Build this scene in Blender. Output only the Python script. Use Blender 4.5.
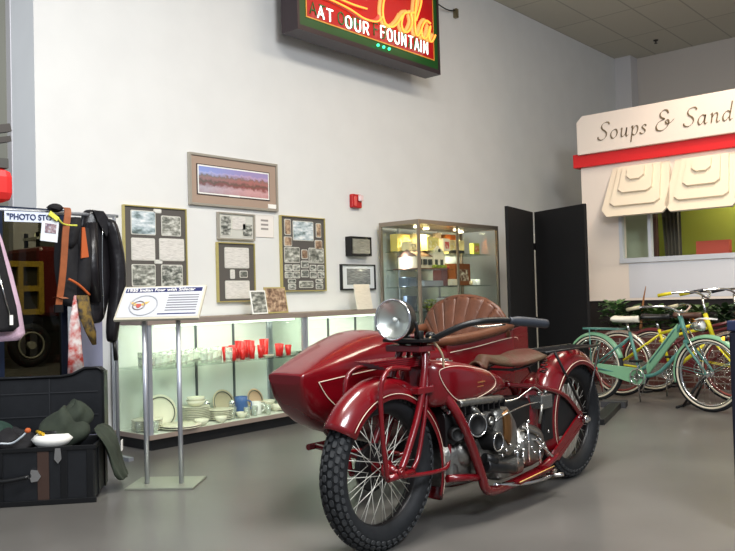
import bpy, bmesh, math, random
from math import sin, cos, pi, radians, atan2, sqrt, hypot
from mathutils import Vector, Matrix, Euler
random.seed(7)
for o in list(bpy.data.objects): bpy.data.objects.remove(o)
S = bpy.context.scene
COL = S.collection

# ---------------------------------------------------------------- camera
F, YAW, PIT, ROL, CAMH = 806.0, 0.8564, 0.02683, -0.02714, 1.1
fv = Vector((sin(YAW)*cos(PIT), cos(YAW)*cos(PIT), sin(PIT)))
rv = Vector((cos(YAW), -sin(YAW), 0)); uv = rv.cross(fv)
r2 = rv*cos(ROL)+uv*sin(ROL); u2 = -rv*sin(ROL)+uv*cos(ROL)
cam = bpy.data.cameras.new('camera'); co = bpy.data.objects.new('camera', cam); COL.objects.link(co)
cam.sensor_fit = 'HORIZONTAL'; cam.sensor_width = 36; cam.lens = 36*F/735; cam.clip_start = .02
M = Matrix((r2, u2, -fv)).transposed().to_4x4(); M.translation = (0, 0, CAMH)
co.matrix_world = M; S.camera = co
# ---------------------------------------------------------------- light
w = bpy.data.worlds.new('world'); S.world = w; w.use_nodes = True
w.node_tree.nodes['Background'].inputs[0].default_value = (.80, .88, 1, 1)
w.node_tree.nodes['Background'].inputs[1].default_value = .38
def area(name, loc, rot, sx, sy, power, col=(1, 1, 1), spread=180):
    l = bpy.data.lights.new(name, 'AREA'); l.shape = 'RECTANGLE'; l.size = sx; l.size_y = sy
    l.energy = power; l.color = col; l.spread = radians(spread)
    o = bpy.data.objects.new(name, l); COL.objects.link(o); o.location = loc; o.rotation_euler = rot; return o
def aim(o, t):
    o.rotation_euler = (Vector(t)-Vector(o.location)).to_track_quat('-Z', 'Y').to_euler()
def spot(name, loc, tgt, power, col, size, blend=.6, rad=.1):
    l = bpy.data.lights.new(name, 'SPOT'); l.energy = power; l.color = col; l.spot_size = radians(size); l.spot_blend = blend
    l.shadow_soft_size = rad; o = bpy.data.objects.new(name, l); COL.objects.link(o); o.location = loc; aim(o, tgt); return o
a = area('room_light', (2.2, 1.5, 4.95), (0, 0, 0), 2.4, 1.2, 320, (1, .97, .93))
a = area('right_ceiling_light', (6.6, 1.6, 4.95), (0, 0, 0), 2.4, 1.2, 150, (1, .90, .72))
a = area('front_light', (1.2, -1.6, 3.9), (0, 0, 0), 1.6, 1.2, 260, (.91, .95, 1)); aim(a, (4.0, 5.4, 1.9))
a = area('jamb_fill_light', (-2.2, 5.2, 3.4), (0, 0, 0), 1.5, 2, 26, (.86, .92, 1), 90); aim(a, (2.9, 5.9, 2.4))  # unseen fill added to brighten the end face of the wall, no window there
a = spot('stand_spot', (8.3, 2.2, 4.95), (9.9, 2.7, 2.0), 230, (1, .80, .62), 84, .8, .12)
S.view_settings.view_transform = 'Standard'; S.view_settings.look = 'None'
S.view_settings.exposure = 0.07; S.view_settings.gamma = 1; S.view_settings.use_curve_mapping = False

# ---------------------------------------------------------------- materials
def lin(c):
    return tuple(((x/255)/12.92 if x/255 <= .04045 else (((x/255)+.055)/1.055)**2.4) for x in c)+(1,)
_m = {}
def mat(name, rgb, rough=.5, metal=0, emit=0, trans=0, coat=0, alpha=1, noise=0, nscale=20, bump=0, bscale=60, ior=1.45, rgb2=None, spec=.5, ecol=None):
    if name in _m: return _m[name]
    m = bpy.data.materials.new(name); m.use_nodes = True; nt = m.node_tree; b = nt.nodes['Principled BSDF']
    c = lin(rgb); b.inputs['Base Color'].default_value = c
    b.inputs['Roughness'].default_value = rough; b.inputs['Metallic'].default_value = metal
    b.inputs['IOR'].default_value = ior; b.inputs['Specular IOR Level'].default_value = spec
    if trans: b.inputs['Transmission Weight'].default_value = trans
    if coat: b.inputs['Coat Weight'].default_value = coat; b.inputs['Coat Roughness'].default_value = .06
    if alpha < 1: b.inputs['Alpha'].default_value = alpha
    if emit:
        b.inputs['Emission Color'].default_value = lin(ecol) if ecol else c; b.inputs['Emission Strength'].default_value = emit
    if noise or rgb2:
        tc = nt.nodes.new('ShaderNodeTexCoord'); n = nt.nodes.new('ShaderNodeTexNoise'); n.inputs['Scale'].default_value = nscale; n.inputs['Detail'].default_value = 5
        nt.links.new(tc.outputs['Object'], n.inputs['Vector'])
        r = nt.nodes.new('ShaderNodeValToRGB'); e = r.color_ramp.elements
        c2 = lin(rgb2) if rgb2 else tuple(max(0, x*(1-noise)) for x in c[:3])+(1,)
        e[0].position = .38; e[1].position = .62; e[0].color = c2; e[1].color = c
        nt.links.new(n.outputs['Fac'], r.inputs[0]); nt.links.new(r.outputs[0], b.inputs['Base Color'])
    if bump:
        tc = nt.nodes.new('ShaderNodeTexCoord'); n = nt.nodes.new('ShaderNodeTexNoise'); n.inputs['Scale'].default_value = bscale
        nt.links.new(tc.outputs['Object'], n.inputs['Vector'])
        bp = nt.nodes.new('ShaderNodeBump'); bp.inputs['Strength'].default_value = bump; bp.inputs['Distance'].default_value = .01
        nt.links.new(n.outputs['Fac'], bp.inputs['Height']); nt.links.new(bp.outputs[0], b.inputs['Normal'])
    _m[name] = m; return m
def glassmat(name, tint=(249, 252, 250), a=.08, rough=.02, frost=0):
    if name in _m: return _m[name]
    m = bpy.data.materials.new(name); m.use_nodes = True; nt = m.node_tree; nt.nodes.clear()
    out = nt.nodes.new('ShaderNodeOutputMaterial'); t = nt.nodes.new('ShaderNodeBsdfTransparent'); g = nt.nodes.new('ShaderNodeBsdfGlossy')
    t.inputs[0].default_value = lin(tint); g.inputs['Roughness'].default_value = rough
    fr = nt.nodes.new('ShaderNodeLayerWeight'); fr.inputs[0].default_value = .5
    pw_ = nt.nodes.new('ShaderNodeMath'); pw_.operation = 'POWER'; pw_.inputs[1].default_value = 4; nt.links.new(fr.outputs['Facing'], pw_.inputs[0])
    ad = nt.nodes.new('ShaderNodeMath'); ad.operation = 'MULTIPLY_ADD'; ad.inputs[1].default_value = .55; ad.inputs[2].default_value = a*.4
    nt.links.new(pw_.outputs[0], ad.inputs[0])
    mx = nt.nodes.new('ShaderNodeMixShader'); nt.links.new(ad.outputs[0], mx.inputs[0]); nt.links.new(t.outputs[0], mx.inputs[1]); nt.links.new(g.outputs[0], mx.inputs[2])
    if frost:
        df = nt.nodes.new('ShaderNodeBsdfDiffuse'); df.inputs[0].default_value = lin((236, 240, 230)); m2 = nt.nodes.new('ShaderNodeMixShader'); m2.inputs[0].default_value = frost
        nt.links.new(mx.outputs[0], m2.inputs[1]); nt.links.new(df.outputs[0], m2.inputs[2]); nt.links.new(m2.outputs[0], out.inputs[0])
    else: nt.links.new(mx.outputs[0], out.inputs[0])
    _m[name] = m; return m
def picture(name, cols, scale=14, stretch=(1, 1, 1), rough=.35):
    """a printed picture: layered noise through a colour ramp"""
    if name in _m: return _m[name]
    m = bpy.data.materials.new(name); m.use_nodes = True; nt = m.node_tree; b = nt.nodes['Principled BSDF']; b.inputs['Roughness'].default_value = rough
    tc = nt.nodes.new('ShaderNodeTexCoord'); mp = nt.nodes.new('ShaderNodeMapping'); mp.inputs['Scale'].default_value = stretch
    n = nt.nodes.new('ShaderNodeTexNoise'); n.inputs['Scale'].default_value = scale; n.inputs['Detail'].default_value = 6
    nt.links.new(tc.outputs['Object'], mp.inputs[0]); nt.links.new(mp.outputs[0], n.inputs['Vector'])
    r = nt.nodes.new('ShaderNodeValToRGB'); r.color_ramp.interpolation = 'B_SPLINE'
    k = len(cols)
    while len(r.color_ramp.elements) < k: r.color_ramp.elements.new(.5)
    for i, c in enumerate(cols): r.color_ramp.elements[i].position = .32+.36*i/max(1, k-1); r.color_ramp.elements[i].color = lin(c)
    nt.links.new(n.outputs['Fac'], r.inputs[0]); nt.links.new(r.outputs[0], b.inputs['Base Color']); _m[name] = m; return m
def brickmat(name, c1, c2, mortar, scale, bw, bh, msize=.02, rough=.6, axes=('X', 'Y'), bump=0, offset=.5):
    if name in _m: return _m[name]
    m = bpy.data.materials.new(name); m.use_nodes = True; nt = m.node_tree; b = nt.nodes['Principled BSDF']; b.inputs['Roughness'].default_value = rough
    tc = nt.nodes.new('ShaderNodeTexCoord'); sp = nt.nodes.new('ShaderNodeSeparateXYZ'); cb = nt.nodes.new('ShaderNodeCombineXYZ')
    nt.links.new(tc.outputs['Object'], sp.inputs[0]); nt.links.new(sp.outputs[axes[0]], cb.inputs['X']); nt.links.new(sp.outputs[axes[1]], cb.inputs['Y'])
    t = nt.nodes.new('ShaderNodeTexBrick'); t.inputs['Color1'].default_value = lin(c1); t.inputs['Color2'].default_value = lin(c2); t.inputs['Mortar'].default_value = lin(mortar)
    t.inputs['Scale'].default_value = scale; t.inputs['Brick Width'].default_value = bw; t.inputs['Row Height'].default_value = bh; t.inputs['Mortar Size'].default_value = msize; t.offset = offset
    nt.links.new(cb.outputs[0], t.inputs['Vector']); nt.links.new(t.outputs['Color'], b.inputs['Base Color']); _m[name] = m; return m

# ---------------------------------------------------------------- mesh builder
def V(*a): return Vector(a)
def frame_from(d):
    d = d.normalized(); up = Vector((0, 0, 1)) if abs(d.z) < .95 else Vector((1, 0, 0))
    a_ = up.cross(d).normalized(); return a_, d.cross(a_)
def smooth_path(pts, n=6, closed=False):
    P = [Vector(p) for p in pts]; out = []; N = len(P)
    for i in range(N if closed else N-1):
        if closed: p0, p1, p2, p3 = P[(i-1) % N], P[i], P[(i+1) % N], P[(i+2) % N]
        else: p0, p1, p2, p3 = P[max(0, i-1)], P[i], P[i+1], P[min(N-1, i+2)]
        for k in range(n):
            t = k/n; out.append(.5*((2*p1)+(p2-p0)*t+(2*p0-5*p1+4*p2-p3)*t*t+(3*p1-p0-3*p2+p3)*t**3))
    if not closed: out.append(P[-1].copy())
    return out
class MB:
    def __init__(s): s.v = []; s.f = []; s.sm = []
    def add(s, vs, fs, sm=False):
        k = len(s.v); s.v += [Vector(v) for v in vs]
        for f in fs: s.f.append([i+k for i in f]); s.sm.append(sm)
        return s
    def box(s, c, d, rz=0, ry=0, rx=0):
        m = Euler((rx, ry, rz)).to_matrix(); c = Vector(c)
        vs = [c+m @ Vector((x*d[0]/2, y*d[1]/2, z*d[2]/2)) for x in (-1, 1) for y in (-1, 1) for z in (-1, 1)]
        return s.add(vs, [(0, 1, 3, 2), (4, 6, 7, 5), (0, 4, 5, 1), (2, 3, 7, 6), (0, 2, 6, 4), (1, 5, 7, 3)])
    def bb(s, lo, hi): return s.box([(a+b)/2 for a, b in zip(lo, hi)], [abs(b-a) for a, b in zip(lo, hi)])
    def rings(s, R, cap0=True, cap1=True, closed=False, sm=True):
        n = len(R[0]); vs = [v for r in R for v in r]; fs = []; L = len(R)
        for i in range(L if closed else L-1):
            j = (i+1) % L
            for k in range(n): fs.append((i*n+k, i*n+(k+1) % n, j*n+(k+1) % n, j*n+k))
        s.add(vs, fs, sm)
        if not closed:
            b = len(s.v)-len(vs)
            if cap0: s.f.append([b+k for k in range(n)][::-1]); s.sm.append(False)
            if cap1: s.f.append([b+(L-1)*n+k for k in range(n)]); s.sm.append(False)
        return s
    def tube(s, pts, r, n=8, smooth=0, closed=False):
        P = [Vector(p) for p in pts]
        if smooth: P = smooth_path(P, smooth, closed)
        N = len(P); R = []
        a_ = None
        for i, p in enumerate(P):
            if closed: d = P[(i+1) % N]-P[(i-1) % N]
            else: d = P[min(N-1, i+1)]-P[max(0, i-1)]
            if d.length < 1e-9: d = Vector((0, 0, 1))
            d.normalize()
            if a_ is None: a_, b_ = frame_from(d)
            else:
                a_ = (a_-d*a_.dot(d))
                if a_.length < 1e-6: a_, b_ = frame_from(d)
                a_.normalize(); b_ = d.cross(a_)
            rr = r if not isinstance(r, (list, tuple)) else (r[0]+(r[-1]-r[0])*i/(N-1) if len(r) == 2 else r[min(len(r)-1, int(i*(len(r)-1)/(N-1)+.5))])
            R.append([p+(a_*cos(2*pi*k/n)+b_*sin(2*pi*k/n))*rr for k in range(n)])
        return s.rings(R, closed=closed)
    def cyl(s, a_, b_, r, n=16, r2=None):
        a_, b_ = Vector(a_), Vector(b_); u, v = frame_from(b_-a_); r2 = r if r2 is None else r2
        return s.rings([[p+(u*cos(2*pi*k/n)+v*sin(2*pi*k/n))*q for k in range(n)] for p, q in ((a_, r), (b_, r2))])
    def lathe(s, prof, o=(0, 0, 0), axis=(0, 0, 1), n=24, cap=True):
        ax = Vector(axis).normalized(); u, v = frame_from(ax); o = Vector(o)
        return s.rings([[o+ax*h+(u*cos(2*pi*k/n)+v*sin(2*pi*k/n))*r for k in range(n)] for r, h in prof], cap0=cap, cap1=cap)
    def torus(s, o, axis, R, r, n=40, m=10, sq=1):
        ax = Vector(axis).normalized(); u, v = frame_from(ax); o = Vector(o); RR = []
        for i in range(n):
            t = 2*pi*i/n; d = u*cos(t)+v*sin(t)
            RR.append([o+d*(R+r*cos(2*pi*k/m))+ax*(r*sq*sin(2*pi*k/m)) for k in range(m)])
        return s.rings(RR, closed=True)
    def ell(s, c, r, n=14, m=9, rz=0):
        c = Vector(c); mt = Euler((0, 0, rz)).to_matrix(); R = []
        for i in range(m+1):
            t = -pi/2+pi*i/m; q = max(cos(t), .02)
            R.append([c+mt @ Vector((r[0]*q*cos(2*pi*k/n), r[1]*q*sin(2*pi*k/n), r[2]*sin(t))) for k in range(n)])
        return s.rings(R)
    def prism(s, poly, ext):
        n = len(poly); e = Vector(ext); vs = [Vector(p) for p in poly]+[Vector(p)+e for p in poly]
        return s.add(vs, [list(range(n))[::-1], list(range(n, 2*n))]+[(k, (k+1) % n, n+(k+1) % n, n+k) for k in range(n)])
    def grid(s, fn, nu, nv, sm=True, thick=None):
        vs = [Vector(fn(i/nu, j/nv)) for i in range(nu+1) for j in range(nv+1)]
        fs = [(i*(nv+1)+j, (i+1)*(nv+1)+j, (i+1)*(nv+1)+j+1, i*(nv+1)+j+1) for i in range(nu) for j in range(nv)]
        return s.add(vs, fs, sm)
    def xf(s, m):
        s.v = [m @ v for v in s.v]; return s
    def build(s, name, m, parent=None, loc=None, local=False, bevel=0, solid=0, sub=0, nofix=False):
        """vertices are in world space unless local; loc = origin of the object (world, or in parent's frame if local)"""
        me = bpy.data.meshes.new(name)
        if local:
            org = Vector((0, 0, 0)); L = Vector(loc) if loc is not None else Vector((0, 0, 0))
        else:
            pw = wp(parent) if parent else Vector((0, 0, 0))
            if loc is None:
                if parent: W = pw
                else:
                    xs = [v.x for v in s.v]; ys = [v.y for v in s.v]; zs = [v.z for v in s.v]
                    W = Vector(((min(xs)+max(xs))/2, (min(ys)+max(ys))/2, min(zs)))
            else: W = Vector(loc)
            org = W; L = W-pw
        me.from_pydata([v-org for v in s.v], [], s.f); me.polygons.foreach_set('use_smooth', s.sm); me.update()
        if not nofix:
            bm = bmesh.new(); bm.from_mesh(me); bmesh.ops.recalc_face_normals(bm, faces=bm.faces); bm.to_mesh(me); bm.free()
        if m: me.materials.append(m)
        o = bpy.data.objects.new(name, me); COL.objects.link(o); o.location = L
        if parent: o.parent = parent
        if bevel:
            b = o.modifiers.new('bevel', 'BEVEL'); b.width = bevel; b.segments = 2; b.limit_method = 'ANGLE'; b.angle_limit = radians(50)
        if solid:
            b = o.modifiers.new('solid', 'SOLIDIFY'); b.thickness = solid; b.offset = 0
        if sub:
            b = o.modifiers.new('sub', 'SUBSURF'); b.levels = sub; b.render_levels = sub
        return o
ORD = ['first', 'second', 'third', 'fourth', 'fifth', 'sixth', 'seventh', 'eighth', 'ninth', 'tenth', 'eleventh', 'twelfth', 'thirteenth', 'fourteenth', 'fifteenth', 'sixteenth', 'seventeenth']
def wp(o):
    p = Vector((0, 0, 0))
    while o: p = p+o.location; o = o.parent
    return p
def tag(o, label=None, cat=None, group=None, kind=None):
    if label: o['label'] = label
    if cat: o['category'] = cat
    if group: o['group'] = group
    if kind: o['kind'] = kind
    return o
def thing(name, label, cat, loc=(0, 0, 0), rz=0, group=None):
    o = bpy.data.objects.new(name, None); o.empty_display_size = .1; COL.objects.link(o); o.location = loc; o.rotation_euler = (0, 0, rz)
    return tag(o, label, cat, group)
def struct(mb, name, m, **k): return tag(mb.build(name, m, **k), kind='structure')
def kids(o): return [c for c in bpy.data.objects if c.parent == o]
def copy_tree(o, parent=None):
    c = o.copy(); COL.objects.link(c); c.parent = parent
    for ch in kids(o): copy_tree(ch, c)
    return c

# ---------------------------------------------------------------- shared materials
WALL = mat('wall_paint', (219, 219, 217), .75, noise=.03, nscale=3)
JAMB = mat('jamb_paint', (190, 188, 190), .7)
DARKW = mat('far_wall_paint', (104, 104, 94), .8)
RED = mat('maroon_enamel', (104, 6, 16), .25, coat=.45, noise=.12, nscale=3)
CREAM = mat('cream_pinstripe', (214, 196, 176), .4)
CHROME = mat('chrome', (215, 215, 215), .12, 1)
STEEL = mat('brushed_steel', (184, 188, 196), .34, .65)
ALU = mat('cast_aluminium', (138, 136, 131), .32, .85, noise=.25, nscale=25, bump=.3)
IRON = mat('black_iron', (26, 25, 26), .35, .3)
TYR = mat('tyre_rubber', (58, 60, 62), .65, noise=.25, nscale=30, spec=.35)
RUB = mat('black_rubber', (30, 32, 35), .62, noise=.2, nscale=30, spec=.35)
BLACK = mat('black_plastic', (16, 17, 19), .4)
LEATH = mat('tan_leather', (98, 58, 38), .42, noise=.25, nscale=9, bump=.25, bscale=40)
OLDL = mat('worn_saddle_leather', (74, 36, 27), .5, rgb2=(64, 50, 34), nscale=9, bump=.3, spec=.3)
GLASS = glassmat('clear_glass')
SHELF = glassmat('shelf_glass', (243, 249, 245), .2)
WARE = glassmat('drinking_glass', (244, 248, 240), .2, .08, .26)
WHITE = mat('white_enamel', (235, 234, 228), .35)

# ================================================================ ROOM
WY, BX, CZ = 5.70, 13.45, 5.06
SPX, SPY = 12.67, 4.79
fm = mat('polished_concrete', (98, 96, 93), .28, rgb2=(89, 87, 84), nscale=1.4, spec=.45)
nt = fm.node_tree; b = nt.nodes['Principled BSDF']
struct(MB().bb((-4, -4, -.1), (16, 19, 0)), 'floor', fm, loc=(0, 0, 0))
cm = brickmat('ceiling_tiles', (206, 202, 188), (202, 198, 184), (172, 168, 156), 1, 1.22, .61, .012, .85, offset=0)
struct(MB().bb((-4, -4, CZ), (BX+.2, 5.95, CZ+.1)), 'ceiling', cm, loc=(BX, WY, CZ))
mb = MB(); mb.bb((3.25, WY, 0), (BX+.2, WY+.36, CZ)); mb.bb((2.88, WY, 1.77), (3.25, WY+.36, CZ+2.2)); mb.bb((3.25, WY, CZ), (8, WY+.36, CZ+2.2))
struct(mb, 'wall_left', WALL, loc=(3, WY, 0))
struct(MB().bb((BX, -4, 0), (BX+.2, WY, CZ)), 'wall_back', mat('back_wall_paint', (196, 188, 180), .8), loc=(BX, 0, 0))
struct(MB().bb((BX-.28, WY-.28, 0), (BX, WY, CZ)), 'trim_1', mat('column_paint', (205, 202, 202), .7), loc=(BX-.1, WY-.1, 0))
struct(MB().bb((3.25, WY-.015, 0), (3.42, WY, .1)), 'baseboard_left', mat('dark_base', (40, 42, 46), .6))
t = thing('sprinkler', 'small dark ceiling sprinkler head above the snack stand', 'sprinkler', (SPX, SPY, CZ))
MB().lathe([(.04, 0), (.035, -.015), (.012, -.02), (.012, -.05), (.03, -.055), (.004, -.06)], (SPX, SPY, CZ-.001)).build('head', mat('sprinkler_metal', (70, 66, 60), .4, .5), t)
# the hall seen past the end of the wall
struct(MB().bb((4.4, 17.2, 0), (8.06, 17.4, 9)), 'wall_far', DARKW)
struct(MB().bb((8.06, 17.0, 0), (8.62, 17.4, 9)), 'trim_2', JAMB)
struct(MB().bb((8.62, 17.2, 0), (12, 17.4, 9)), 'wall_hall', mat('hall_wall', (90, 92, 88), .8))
t = thing('red_glow_unit', 'red glowing unit high on the far hall wall at the left edge', 'glow_unit', (6.2, 14.0, 2.7))  # emissive box modelled from a red glow alone
MB().bb((5.6, 14, 2.95), (6.70, 14.4, 3.55)).build('lit_panel', mat('red_glow', (176, 34, 30), .5, emit=.45), t, bevel=.16)
MB().bb((5.6, 14.05, 3.55), (6.6, 14.4, 3.72)).build('casing', mat('dark_green_grey', (60, 58, 52), .6), t)
for k, (z, h) in enumerate(((4.1, .14), (3.9, .1))):
    tag(MB().box((5.9, 14.2, z), (1.6, .2, h), ry=-.25).build('roof_beam', mat('beam_dark', (46, 40, 34), .6)), 'dark steel roof beam above the red glow in the far hall, ' + ('upper one' if k == 0 else 'lower one'), 'beam', 'roof beams')

a = area('hall_light', (6.2, 10.5, 7.5), (0, 0, 0), 3, 3, 900, (.95, .97, 1)); aim(a, (7.6, 15.5, 2.5))
# ================================================================ vintage truck seen through the glass
t = thing('vintage_truck', 'old yellow wood-bodied truck parked in the far hall behind the glass', 'truck', (6.4, 14.3, 0))
yw = mat('varnished_yellow_wood', (178, 146, 52), .4, noise=.2)
MB().bb((4.9, 14.1, .98), (7.2, 15.6, 1.9)).build('body', mat('dark_interior', (44, 40, 26), .6), t)
mb = MB()
for x in (5.0, 5.5, 6.0, 6.42, 6.78, 7.16): mb.bb((x-.045, 14.03, .98), (x+.045, 14.12, 1.9))
for z in (1.0, 1.42, 1.86): mb.bb((4.9, 14.04, z-.05), (7.2, 14.13, z+.05))
mb.build('wood_framing', yw, t)
mb = MB(); mb.bb((4.9, 14.3, .6), (9.2, 15.4, .98)); mb.build('chassis', mat('truck_black', (22, 22, 24), .3), t, bevel=.05)
MB().bb((7.2, 14.2, .9), (8.0, 15.5, 2.2)).build('cab', mat('truck_red', (92, 20, 18), .3, coat=.4), t, bevel=.08)
for x in (6.98, 5.1):
    wl = MB().torus((x, 14.15, .4), (0, 1, 0), .31, .09).build('wheel', RUB, t, loc=(x, 14.15, .4))
    MB().torus((x, 14.08, .4), (0, 1, 0), .23, .018).lathe([(.07, -.06), (.07, .06)], (x, 14.1, .4), (0, 1, 0)).build('rim', mat('cream_rim', (150, 148, 138), .4), wl)
t = thing('metal_shelving', 'steel shelving with bright lamp standing in the far hall behind the glass', 'shelving', (8.3, 15.9, 0))
mb = MB()
for x in (7.95, 9.1):
    for y in (15.7, 16.2): mb.bb((x-.03, y-.03, 0), (x+.03, y+.03, 2.6))
mb.build('frame', IRON, t)
for z, c in ((2.45, 3), (1.9, 0), (1.4, 0), (.8, 0)):
    MB().bb((7.9, 15.65, z), (9.15, 16.25, z+.05)).build('shelf', mat('shelf_rust', (110, 48, 34), .5) if z != 2.45 else mat('shelf_bright', (190, 190, 180), .3), t)
tag(MB().cyl((8.0, 15.9, 2.55), (9.0, 15.9, 2.55), .05).build('tube_lamp', mat('tube_glow', (220, 225, 200), .3, emit=1.2)), 'lit strip lamp lying on top shelf of the far hall shelving', 'lamp')
for k, (x, c, h) in enumerate(((8.15, (50, 60, 90), .3), (8.5, (120, 110, 60), .25), (8.85, (120, 50, 40), .35))):
    for q, z in enumerate((.85, 1.45)):
        tag(MB().bb((x-.14, 15.8, z), (x+.14, 16.1, z+h)).build('storage_box', mat('sbox%d' % k, c, .6), bevel=.01),
            '%s storage box on the %s shelf of the far shelving' % (('blue', 'tan', 'red')[k], ('bottom', 'second')[q]), 'box', 'storage boxes')

# ================================================================ tinted glass panel with blue frame
t = thing('glass_door', 'tall tinted glass door in a dark blue frame behind the trunk', 'glass panel', (2.65, 5.32, 0))
bl = mat('dark_blue_frame', (34, 44, 66), .3, .3)
mb = MB()
for x in (2.42, 2.87): mb.bb((x-.022, 5.3, 0), (x+.022, 5.34, 1.76))
mb.bb((2.40, 5.3, 0), (2.89, 5.34, .5)); mb.bb((2.40, 5.3, 1.73), (2.89, 5.34, 1.77))
mb.build('frame', bl, t)
MB().bb((2.44, 5.315, .5), (2.85, 5.325, 1.73)).build('pane', glassmat('tinted_glass', (172, 168, 150), .04), t)

# ================================================================ wall pictures
def rr(x0, x1, z0, z1, y, r=.012, d=.004):
    """rounded rectangle plate facing -y"""
    p = []
    for cx_, cz_, a0 in ((x1-r, z1-r, 0), (x0+r, z1-r, 90), (x0+r, z0+r, 180), (x1-r, z0+r, 270)):
        for k in range(4): t_ = radians(a0+30*k); p.append((cx_+r*cos(t_), y, cz_+r*sin(t_)))
    return MB().prism(p, (0, d, 0))
BW = picture('bw_photo', [(56, 60, 56), (110, 112, 104), (150, 150, 140), (222, 222, 214)], 17, (1, 1, 2))
BW2 = picture('bw_photo_fine', [(50, 54, 50), (120, 122, 114), (216, 216, 208)], 24, (1, 1, 2))
BLU = picture('blue_photo', [(70, 84, 80), (150, 168, 172), (196, 206, 212), (236, 238, 236)], 12, (1, 1, 2.5))
SEP = picture('sepia_photo', [(70, 50, 40), (150, 120, 96), (214, 190, 160)], 24)
TXT = picture('typed_page', [(176, 172, 166), (216, 212, 206), (224, 220, 214)], 60, (.4, 1, 6))
GREYM = mat('grey_mat_board', (86, 82, 78), .8)
GOLD = mat('gold_frame', (186, 172, 110), .35, .3)
SLV = mat('silver_frame', (170, 164, 152), .35, .4)
def frame_mb(x0, x1, z0, z1, w_, y0, y1):
    mb = MB()
    mb.bb((x0, y0, z0), (x0+w_, y1, z1)); mb.bb((x1-w_, y0, z0), (x1, y1, z1)); mb.bb((x0+w_, y0, z0), (x1-w_, y1, z0+w_)); mb.bb((x0+w_, y0, z1-w_), (x1-w_, y1, z1)); return mb
def framed(name, label, cat, x0, x1, z0, z1, fm_, bm_, w_=.009, y=WY, d=.035, glass=True):
    t = thing(name, label, cat, ((x0+x1)/2, y, z0))
    frame_mb(x0, x1, z0, z1, w_, y-d, y-.001).build('frame', fm_, t)
    MB().bb((x0+w_, y-d*.6, z0+w_), (x1-w_, y-.002, z1-w_)).build('mat_board', bm_, t)
    return t, y-d*.6
def prints(t, y, L):
    for (nm, x0, x1, z0, z1, m_) in L:
        e = .007
        o = rr(x0-e, x1+e, z0-e, z1+e, y-.004).build('card_border', mat('card_cream', (206, 204, 194), .6), t)
        rr(x0, x1, z0, z1, y-.0065).build(nm, m_, o)
# large painting: taupe mat, panoramic harbour picture
t, y = framed('framed_painting', 'wide framed panoramic painting of red buildings, topmost on the wall', 'painting', 4.235, 5.262, 1.94, 2.395, SLV, mat('taupe_mat', (164, 142, 126), .8), .02)
pm = bpy.data.materials.new('panorama_print'); pm.use_nodes = True; nt = pm.node_tree; b = nt.nodes['Principled BSDF']; b.inputs['Roughness'].default_value = .4
tc = nt.nodes.new('ShaderNodeTexCoord'); sp = nt.nodes.new('ShaderNodeSeparateXYZ'); nz = nt.nodes.new('ShaderNodeTexNoise'); nz.inputs['Scale'].default_value = 26; nz.inputs['Detail'].default_value = 6
nt.links.new(tc.outputs['Generated'], sp.inputs[0]); nt.links.new(tc.outputs['Object'], nz.inputs['Vector'])
ma = nt.nodes.new('ShaderNodeMath'); ma.operation = 'MULTIPLY_ADD'; ma.inputs[1].default_value = .35; nt.links.new(nz.outputs['Fac'], ma.inputs[0]); nt.links.new(sp.outputs['Z'], ma.inputs[2])
rp = nt.nodes.new('ShaderNodeValToRGB'); nt.links.new(ma.outputs[0], rp.inputs[0])
for i, (p_, c_) in enumerate([(.15, (150, 112, 106)), (.38, (176, 150, 144)), (.5, (96, 44, 38)), (.62, (52, 46, 34)), (.74, (128, 76, 66)), (.84, (84, 74, 60)), (.95, (150, 150, 196)), (1.0, (110, 124, 190))]):
    e = rp.color_ramp.elements[i] if i < 2 else rp.color_ramp.elements.new(p_); e.position = p_; e.color = lin(c_)
mxr = nt.nodes.new('ShaderNodeMix'); mxr.data_type = 'RGBA'; mxr.blend_type = 'MULTIPLY'; mxr.inputs[0].default_value = .8
rx = nt.nodes.new('ShaderNodeValToRGB'); rx.color_ramp.elements[0].color = lin((170, 190, 235)); rx.color_ramp.elements[1].color = lin((235, 150, 165)); rx.color_ramp.elements[0].position = .1; rx.color_ramp.elements[1].position = .7
nt.links.new(sp.outputs['X'], rx.inputs[0]); nt.links.new(rp.outputs[0], mxr.inputs[6]); nt.links.new(rx.outputs[0], mxr.inputs[7])
gm = nt.nodes.new('ShaderNodeGamma'); gm.inputs[1].default_value = .55; nt.links.new(mxr.outputs[2], gm.inputs[0]); nt.links.new(gm.outputs[0], b.inputs['Base Color'])
ip = MB().bb((4.315, y-.006, 2.035), (5.16, y, 2.305)).build('inner_border', mat('dark_inner_line', (60, 44, 44), .6), t)
ip2 = MB().bb((4.323, y-.0075, 2.043), (5.152, y, 2.297)).build('white_border', WHITE, ip)
MB().bb((4.335, y-.009, 2.055), (5.14, y, 2.285)).build('painted_picture', pm, t)
MB().bb((4.67, y-.011, 2.04), (4.79, y, 2.056)).build('title_plate', WHITE, t)
MB().bb((5.14, y-.006, 1.965), (5.24, y, 2.005)).build('caption_card', WHITE, t)
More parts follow.
